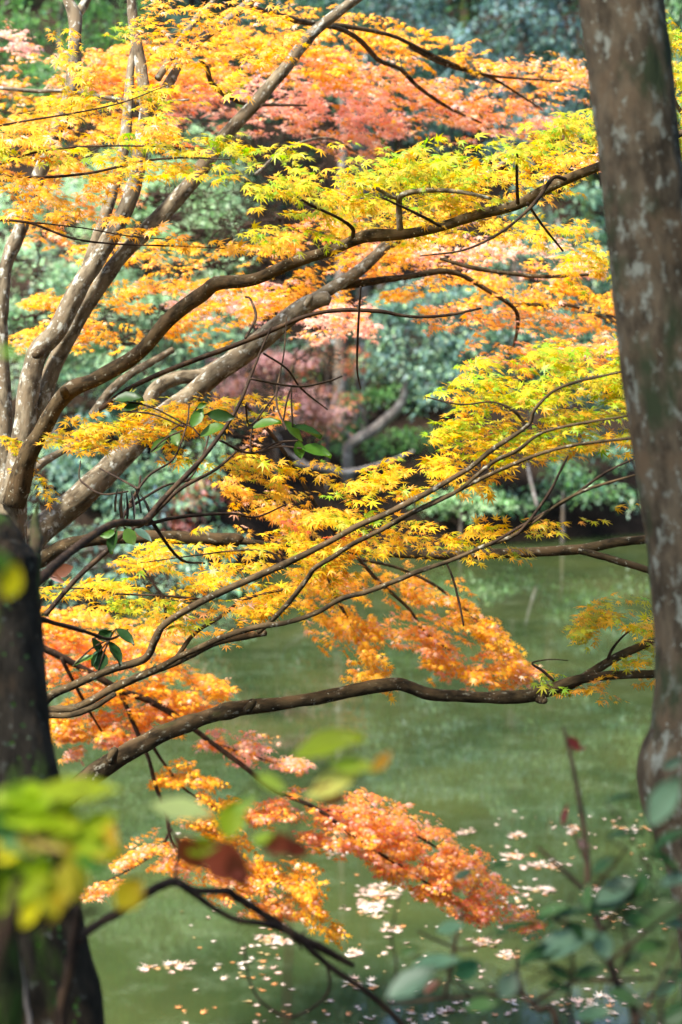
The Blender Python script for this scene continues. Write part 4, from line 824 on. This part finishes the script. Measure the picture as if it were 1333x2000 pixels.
broad_leaves(DT, [(250, 779, 62, 20, 5, DGREEN), (258, 795, 45, 16, 25, DGREEN), (385, 816, 48, 30, 60, GREEN), (432, 812, 64, 32, -8, DGREEN), (415, 842, 62, 18, 20, GREEN), (520, 829, 60, 16, 15, GREEN),
                  (572, 842, 60, 24, -45, GREEN), (600, 842, 66, 18, -15, DGREEN), (585, 878, 40, 26, -80, GREEN), (618, 882, 64, 22, -12, GREEN), (312, 868, 50, 24, 40, GREEN), (342, 855, 40, 26, -70, GREEN),
                  (222, 1056, 56, 24, -105, DGREEN), (254, 1048, 40, 26, -60, GREEN), (210, 1042, 36, 20, 190, GREEN), (280, 1045, 48, 20, -35, TEALG), (395, 792, 24, 12, 20, GREEN), (625, 668, 1, 1, 0, GREEN)][:-1], 5.4, stems=dstems)
low = branch_of(DT, D([(30, 1190, 8), (100, 1215, 5), (170, 1235, 4), (215, 1248, 3), (250, 1230, 2)], 4.2, 5.2), M_TWIG, 'branch', 7)
broad_leaves(DT, [(205, 1240, 36, 22, 30, DGREEN), (245, 1243, 50, 20, -40, DGREEN), (196, 1290, 42, 34, 80, DGREEN), (186, 1285, 40, 14, 70, TEALG), (225, 1275, 56, 20, -60, DGREEN), (165, 1290, 50, 12, 25, GREEN), (60, 1210, 36, 26, 20, DGREEN), (190, 1262, 40, 14, -60, DGREEN)], 5.0,
             stems=pxpath(D([(100, 1215, 5), (170, 1235, 4), (215, 1248, 3), (250, 1230, 2)], 4.6, 5.2), 8)[0])
broad_leaves(DT, [(238, 985, 60, 4, -95, WTH), (248, 990, 66, 4, -88, WTH), (228, 975, 50, 4, -100, WTH), (260, 985, 60, 4, -80, WTH), (270, 975, 56, 3, -75, WTH), (243, 1000, 50, 4, -92, WTH), (285, 985, 50, 3, -60, WTH), (120, 1115, 50, 30, 200, BRN), (105, 1125, 60, 16, 150, BRN)], 5.2, nm='withered_leaf_bunch', tone=.05, wfac=.09)
ivy = []
for i in range(70):
    t = rng.random(); ivy.append((lambda yy: (np.interp(yy, [1100, 1350, 1530, 1750, 2000], [55, 70, 85, 118, 170]) - abs(rng.normal(0, 34)) - 6, yy, rng.uniform(6, 13), rng.uniform(5, 10), rng.uniform(0, 360), [(.03, .08, .012), (.05, .11, .015), (.02, .05, .012)][i % 3], 3.08))(1120 + 880 * t))
broad_leaves(DT, ivy, 3.1, nm='ivy', wfac=.7)
S2 = trunk_tree('slim_tree', 'slim dark trunk in the bottom left corner with a pale lichen streak', down([(-20, 2040, 2.7, 62), (-18, 1900, 2.7, 60), (-30, 1750, 2.7, 58), (-60, 1500, 2.7, 54), (-95, 1100, 2.7, 50), (-140, 500, 2.7, 44), (-180, -200, 2.7, 36)]), M_DARKT, 24, .1, foot(-20, 2040, 2.7))
VN = thing('vine', 'pale thin vine stem climbing beside the slim dark trunk in the bottom left corner', 'vine', foot(62, 2050, 2.9))
branch_of(VN, down([(60, 2040, 2.9, 4.5), (52, 1960, 2.9, 4.5), (42, 1890, 2.9, 4), (34, 1850, 2.9, 4), (25, 1780, 2.85, 5), (15, 1700, 2.8, 4), (8, 1600, 2.78, 3)]), M_PALEW, 'stem', 8)

# unseen wood added around the viewpoint to keep open sky off the near trunks
for i, (x, y, h) in enumerate(((-5.5, -3.5, 9), (-2.6, -5.5, 11), (1.2, -5.0, 10), (4.6, -4.0, 9.5), (8.5, -5.0, 11), (-9.5, -5.0, 11), (-7.0, -9, 13), (0, -10, 14), (7, -10, 13), (3.6, 2.2, 9), (5.0, 4.6, 9), (7.5, 1.5, 11))):
    g = float(ground_z(x, y))
    far_plant('unseen_woodland_tree', 'dark evergreen of the near wood standing beside and behind the viewpoint', 'tree', [(x, y, g, .2), (x + .1, y, g + h * .5, .15), (x, y, g + h, .05)], [], dict(dark=4, mid=3), .26, 1.0, 'unseen evergreens of the near wood behind the viewpoint',  # unseen tree, added to block sky light
              world=[(x, y, 1.9, 1.4, g + h * .3), (x + .5, y, 2.0, 1.5, g + h * .55), (x - .3, y, 1.6, 1.4, g + h * .8)], bark=M_DARKT, clump=.7)
far_plant('unseen_woodland_tree', 'slender evergreen of the near wood left of the viewpoint', 'tree', [(-3.1, .5, 2.0, .16), (-3.0, .6, 5, .13), (-2.8, .8, 10, .04)], [], dict(dark=4, mid=3), .2, 1.1,  # unseen tree, added for its shade
          world=[(-2.4, .95, 1.3, .9, 7.2), (-2.7, .85, 1.3, .9, 8.4), (-2.5, .9, 1.1, .8, 9.6)], bark=M_DARKT, clump=.5)  # unseen crown added on the sun path to shade the near trunks
# ================================================================== bare twigs and shrubs on the near bank
def shrub(name, label, cat, stems, mt, d):
    first = stems[0]; root = thing(name, label, cat, foot(first[0][0], first[0][1], first[0][2])); N = []
    for i, rows in enumerate(stems):
        rr = down(rows) if i == 0 else rows
        branch_of(root, rr, mt, 'stem' if i == 0 else 'branch', 8, .14); N.append(pxpath(rr, 8)[0])
    return root, np.concatenate(N)
V_, _ = shrub('bare_shrub', 'leafless dark brown shrub bending over the pond at bottom centre', 'shrub',
  [D([(120, 2010, 12), (132, 1920, 11), (145, 1840, 11), (150, 1800, 10), (153, 1770, 6)], 2.9, 2.9), D([(152, 1838, 9), (180, 1812, 9), (230, 1783, 9), (280, 1748, 9), (320, 1728, 9), (345, 1722, 9), (372, 1736, 7), (405, 1741, 7), (445, 1741, 8), (462, 1752, 8), (500, 1776, 8), (540, 1802, 8), (580, 1828, 8), (625, 1850, 8), (665, 1872, 7), (690, 1886, 5)], 2.9, 3.3),
   D([(350, 1726, 6), (385, 1750, 6), (425, 1778, 6), (465, 1797, 6), (510, 1803, 6), (545, 1812, 7), (580, 1830, 7), (615, 1862, 6), (650, 1892, 6), (700, 1925, 6), (750, 1965, 6), (800, 2015, 6)], 3.0, 3.3),
   D([(640, 1890, 3), (645, 1915, 3), (640, 1940, 3), (620, 1962, 3), (590, 1980, 3), (565, 1987, 3), (535, 1975, 3), (505, 1950, 2.5), (488, 1915, 2), (480, 1875, 2), (478, 1842, 1.5)], 3.25, 3.25),
   D([(555, 1815, 3), (580, 1840, 3), (590, 1855, 2)], 3.2, 3.2), D([(343, 1722, 4), (345, 1690, 3), (348, 1650, 3), (330, 1610, 2), (325, 1560, 1.5)], 3.1, 3.2), D([(590, 1828, 3), (596, 1818, 2)], 3.2, 3.2)], M_TWIG, 3)

X_, xs_ = shrub('leafy_shrub', 'upright shrub with a bare dark top and blurred grey green leaves at the lower right', 'shrub',
  [D([(1245, 2020, 9), (1205, 1920, 8), (1178, 1830, 7), (1152, 1745, 7), (1146, 1660, 6), (1134, 1575, 5), (1118, 1490, 4), (1101, 1420, 3)], 2.5, 2.9), D([(1152, 1750, 6), (1130, 1728, 5), (1090, 1690, 4), (1052, 1655, 3)], 2.7, 2.75), D([(1190, 1880, 4), (1250, 1830, 4), (1300, 1790, 3), (1345, 1760, 3)], 2.5, 2.4),
   D([(1175, 1825, 4), (1230, 1745, 4), (1270, 1700, 3)], 2.6, 2.5), D([(1150, 1700, 3), (1135, 1660, 3), (1110, 1600, 1.5)], 2.8, 2.8), D([(1130, 2030, 4), (1110, 1960, 4), (1120, 1880, 3), (1105, 1800, 2.5), (1120, 1740, 1.5)], 2.5, 2.6), D([(1200, 1915, 4), (1225, 1860, 3), (1220, 1800, 2.5), (1240, 1750, 1.5)], 2.5, 2.5), D([(1300, 2020, 4), (1290, 1960, 4), (1320, 1900, 3), (1345, 1850, 2)], 2.3, 2.3), D([(1150, 1745, 3), (1200, 1690, 2.5), (1235, 1640, 1.5)], 2.7, 2.6), D([(1240, 2000, 4), (1285, 1930, 4), (1310, 1870, 3), (1330, 1820, 2)], 2.4, 2.4)], M_TWIG, 2.6)
GG, GT, GD = (.07, .15, .04), (.11, .20, .11), (.03, .08, .02)
broad_leaves(X_, [(1300, 1565, 120, 44, 60, GT, 2.0), (1205, 1740, 100, 32, 28, GT), (1195, 1765, 120, 26, 18, GD), (1280, 1788, 140, 30, 22, GG), (1255, 1725, 60, 16, 60, GD), (1150, 1752, 60, 22, -100, GG), (1100, 1848, 150, 34, 24, GT), (1060, 1865, 110, 20, 20, GD), (1178, 1846, 60, 46, -70, GT), (1120, 1785, 90, 14, 15, GD),
                  (1300, 1930, 60, 30, 20, GT), (1325, 1905, 70, 24, -10, GD), (1220, 1630, 80, 10, 10, GD), (1310, 1640, 90, 14, 30, GD), (1315, 1490, 50, 26, 30, GT), (1210, 1560, 60, 10, 20, GD), (1310, 1800, 70, 26, -15, GT), (1235, 1795, 80, 20, -25, GG), (1080, 1780, 70, 12, 20, GG), (1290, 1680, 80, 16, -20, GG), (1320, 1720, 70, 24, 15, GT), (1150, 1900, 70, 22, 20, GD), (1220, 1950, 80, 26, -20, GG), (1090, 1900, 60, 18, -30, GD), (1240, 1870, 60, 20, 40, GD), (1180, 1690, 60, 16, 35, GD), (1270, 1850, 70, 24, 10, GG), (1130, 1820, 60, 20, -40, GD), (1330, 1980, 80, 34, 30, GD), (1160, 1980, 80, 26, 10, GT), (1040, 1830, 50, 14, 30, GD)], 2.5, stems=xs_)
broad_leaves(X_, [(1122, 1452, 36, 18, -50, REDB, 2.85), (1132, 1463, 30, 9, 10, REDB, 2.85), (1104, 1592, 46, 12, 75, REDB, 2.8), (1140, 1648, 34, 18, -25, (.35, .22, .18), 2.8)], 2.85, nm='withered_leaf', stems=xs_, tone=.04)

Z_, zs_ = shrub('leafy_shrub', 'low twiggy shrub with a few broad dark leaves at the bottom right of centre', 'shrub',
  [D([(1090, 2020, 7), (1050, 1970, 6), (1020, 1940, 6), (1012, 1900, 4), (1010, 1850, 2)], 2.7, 2.8), D([(1020, 1940, 4), (960, 1945, 4), (900, 1948, 4), (860, 1950, 4), (800, 1958, 3), (760, 1960, 2)], 2.7, 2.8), D([(868, 1950, 4), (880, 1900, 4), (888, 1850, 4), (900, 1800, 3), (908, 1780, 2)], 2.75, 2.8),
   D([(888, 1850, 3), (850, 1835, 3), (815, 1818, 2)], 2.8, 2.8), D([(888, 1855, 3), (930, 1850, 2.5), (960, 1825, 2)], 2.8, 2.8), D([(1040, 1960, 4), (1120, 1918, 4), (1200, 1915, 4), (1280, 1910, 3)], 2.7, 2.6), D([(760, 1958, 3), (775, 1890, 2.5), (765, 1830, 2), (780, 1750, 1.5)], 2.8, 2.8)], M_TWIG, 2.8)
broad_leaves(Z_, [(805, 1918, 120, 46, 32, GT, 2.2), (850, 1885, 110, 26, 12, GT, 2.4), (912, 1893, 66, 48, 20, (.05, .15, .06), 2.4), (800, 1857, 44, 20, 25, GG), (992, 1922, 64, 50, 60, GT, 2.3), (1005, 1812, 90, 12, 18, GD, 2.4), (905, 1708, 50, 22, 25, GD, 2.7), (978, 1690, 40, 14, 5, GD, 2.7), (845, 1928, 44, 10, 40, BRN), (862, 1878, 34, 20, 20, (.35, .14, .10), 2.6), (1060, 1800, 60, 10, -30, GD, 2.4), (880, 1812, 60, 16, 15, GT, 2.6), (940, 1965, 70, 20, 10, GG, 2.4), (1090, 1930, 60, 14, -15, GD, 2.5)], 2.5, stems=zs_)
F1, f1 = shrub('leafy_bush', 'blurred bush of yellow green leaves very near at the lower left', 'bush',
  [D([(-30, 2020, 14), (-10, 1900, 14), (10, 1820, 12), (30, 1740, 9), (70, 1640, 7), (110, 1570, 5), (170, 1545, 4)], 1.6, 1.6), D([(-40, 1830, 12), (30, 1815, 14), (90, 1795, 13), (150, 1785, 10), (200, 1775, 6)], 1.6, 1.65), D([(40, 1720, 7), (120, 1680, 6), (200, 1640, 4)], 1.6, 1.65), D([(-10, 1880, 8), (-20, 1500, 7), (-10, 1200, 6), (15, 1110, 4)], 1.6, 1.55)], M_TWIG, 1.955)
broad_leaves(F1, [(150, 1545, 165, 46, 2, YGR), (70, 1588, 150, 50, 8, YGR), (175, 1640, 110, 60, -30, YGR), (30, 1638, 130, 60, -35, (.14, .30, .12)), (95, 1635, 110, 44, -30, (.55, .42, .12)), (40, 1720, 120, 80, 10, YGR), (95, 1745, 100, 50, -70, (.48, .5, .03)), (130, 1725, 110, 50, -100, (.42, .34, .04)),
                  (200, 1640, 90, 76, 70, YEL, 1.7), (175, 1690, 80, 30, -30, (.10, .26, .05)), (20, 1560, 110, 40, 20, YGR), (252, 1745, 76, 66, 50, YEL, 1.75), (60, 1780, 80, 40, -120, YEL), (20, 1690, 80, 40, 160, GREEN), (22, 1135, 80, 54, 70, YEL, 1.55), (2, 1105, 70, 30, -70, GREEN, 1.55), (15, 690, 60, 20, 0, (.2, .42, .03), 1.55), (120, 1600, 120, 40, -20, YGR), (10, 1750, 90, 60, 60, YGR), (145, 1670, 70, 50, 90, (.5, .45, .03)), (60, 1560, 120, 50, -15, YGR), (110, 1620, 110, 60, 15, (.36, .40, .03)), (10, 1610, 100, 60, -40, (.10, .24, .06)), (70, 1690, 100, 60, -50, YGR), (150, 1720, 90, 44, -70, (.40, .40, .02)), (20, 1660, 110, 44, 20, YEL), (110, 1770, 80, 40, -110, (.36, .32, .02)), (-10, 1730, 100, 60, 30, YGR), (190, 1610, 90, 40, 30, YGR), (60, 1640, 80, 50, 60, (.45, .33, .06)), (215, 1660, 60, 60, 80, YEL, 1.7)], 1.6, M_THIN, stems=None, wfac=.55)
F2, f2 = shrub('leafy_twig', 'blurred upright twig with yellow green and dark red leaves near the camera at lower centre', 'bush',
  [D([(560, 2020, 4), (565, 1850, 4), (560, 1700, 3), (585, 1580, 3), (640, 1490, 2)], 1.95, 1.95), D([(562, 1700, 3), (500, 1650, 2), (420, 1620, 2), (360, 1590, 1.95)], 1.95, 1.95)], M_TWIG, 1.95)
broad_leaves(F2, [(640, 1458, 150, 44, 18, YGR), (690, 1497, 100, 30, -5, (.42, .52, .05)), (745, 1488, 60, 30, 50, (.6, .3, .03)), (650, 1530, 120, 34, 25, (.5, .5, .1)), (645, 1552, 70, 40, -20, (.25, .09, .03)), (355, 1582, 130, 36, -8, (.42, .48, .16)), (452, 1600, 84, 56, 80, YGR), (395, 1652, 80, 40, 10, YGR), (372, 1665, 90, 64, -60, RST),
                  (440, 1682, 110, 76, -30, RST), (465, 1700, 80, 50, -70, RST), (545, 1648, 64, 50, 10, RST), (580, 1658, 56, 40, -20, RST), (515, 1638, 60, 22, 20, YGR), (480, 1570, 60, 30, 40, (.4, .5, .1)), (530, 1530, 70, 30, -30, (.35, .48, .05))], 1.95, M_THIN, stems=None, wfac=.5)

# ================================================================== fallen leaves on the water
def water_pt(px, py):
    d = FWD[None] + RIGHT[None] * ((np.asarray(px)[:, None] - 666.5) / FPX) - UPV[None] * ((np.asarray(py)[:, None] - 1000) / FPX)
    return CAM + d * (-(CAM[2] - .006) / d[:, 2:3])
px, py = [], []
patches = [(740, 1742, 40, 14, 46), (720, 1772, 36, 12, 36), (540, 1836, 30, 10, 26), (1060, 1690, 34, 7, 22), (1058, 1738, 30, 5, 18), (1005, 1672, 22, 6, 14), (915, 1625, 14, 6, 8), (1015, 1632, 20, 6, 10), (1120, 1620, 12, 8, 10), (1000, 1865, 20, 8, 14), (950, 1842, 20, 8, 12), (690, 1862, 14, 6, 8), (700, 1925, 30, 10, 10), (350, 1885, 26, 8, 10),
           (300, 1890, 20, 8, 8), (770, 1815, 18, 10, 8), (1210, 1790, 40, 16, 20), (1160, 1740, 20, 10, 10), (650, 1600, 30, 8, 10), (660, 1665, 30, 12, 14), (1240, 1620, 40, 6, 10), (900, 1720, 40, 10, 14), (500, 1900, 80, 40, 20), (1000, 1760, 60, 20, 14), (1150, 1960, 70, 20, 24), (870, 1975, 60, 14, 14)]
for (x, y, sx, sy, n) in patches:
    n = int(n * 1.5); px += list(rng.normal(x, sx * .6, n)); py += list(rng.normal(y, sy * .6, n))
NP = len(px); n = 400; qy = 2010 - 430 * rng.random(n) ** 1.25; qx = 1340 - 1000 * rng.random(n) ** 1.2
keep = vnoise(np.stack([qx / 160, qy / 60], -1), 4) + .35 * rng.random(n) > .52
px = np.array(px + list(qx[keep])); py = np.array(py + list(qy[keep]))
wp = water_pt(px, py); sizes = rng.uniform(.024, .054, len(wp)) * np.where(np.arange(len(wp)) < NP, 1.12, .85)
FCOL = [(.64, .48, .36), (.58, .38, .29), (.58, .24, .07), (.46, .32, .13), (.72, .60, .48)]
order = np.argsort(-sizes / wp[:, 1]); first, rest = order[:300], order[300:]
M_FLOAT = leaf_material('fallen_leaf', .38, .1, .6)
protos = []
for k in range(10):
    mb = MB(); V, F = T_STAR; ax = np.array([[0, 1.0, 0]]); put_leaves(mb, (V, F), np.zeros((1, 3)), ax, np.array([[0, 0, 1.0]]), np.array([1.0]), np.array([FCOL[k % 5]]) * rng.uniform(.85, 1.1), np.array([-1.6 + .5 * (k % 3)]))
    protos.append(mb.build('floating_leaf', M_FLOAT, None, smooth=False))
for i, k in enumerate(first):
    pr = protos[int(rng.choice(10, p=np.array([4, 2.5, .8, .7, 2] * 2) / 20))] if i >= 10 else protos[i]
    o = pr if i < 10 else pr.copy()
    if i >= 10: COL.objects.link(o)
    o.location = [float(a) for a in wp[k]]; o.scale = [float(sizes[k])] * 3
    o.rotation_euler = (float(rng.normal(0, .12)), float(rng.normal(0, .12)), float(rng.random() * 6.283))
    tag(o, 'pale fallen maple leaf floating on the green pond', 'leaf', 'fallen leaves floating on the pond')
mb = MB(); a = rng.random(len(rest)) * 6.283
put_leaves(mb, T_STAR, wp[rest], np.stack([np.cos(a), np.sin(a), 0 * a], -1), np.array([0, 0, 1.0]) + rng.normal(0, .12, (len(rest), 3)), sizes[rest], np.array(FCOL)[rng.choice(5, len(rest))], np.full(len(rest), -1.0))
tag(mb.build('floating_leaf_litter', M_FLOAT, None, smooth=False), 'thin scatter of smaller fallen leaves drifting on the pond', 'leaf litter', kind='stuff')
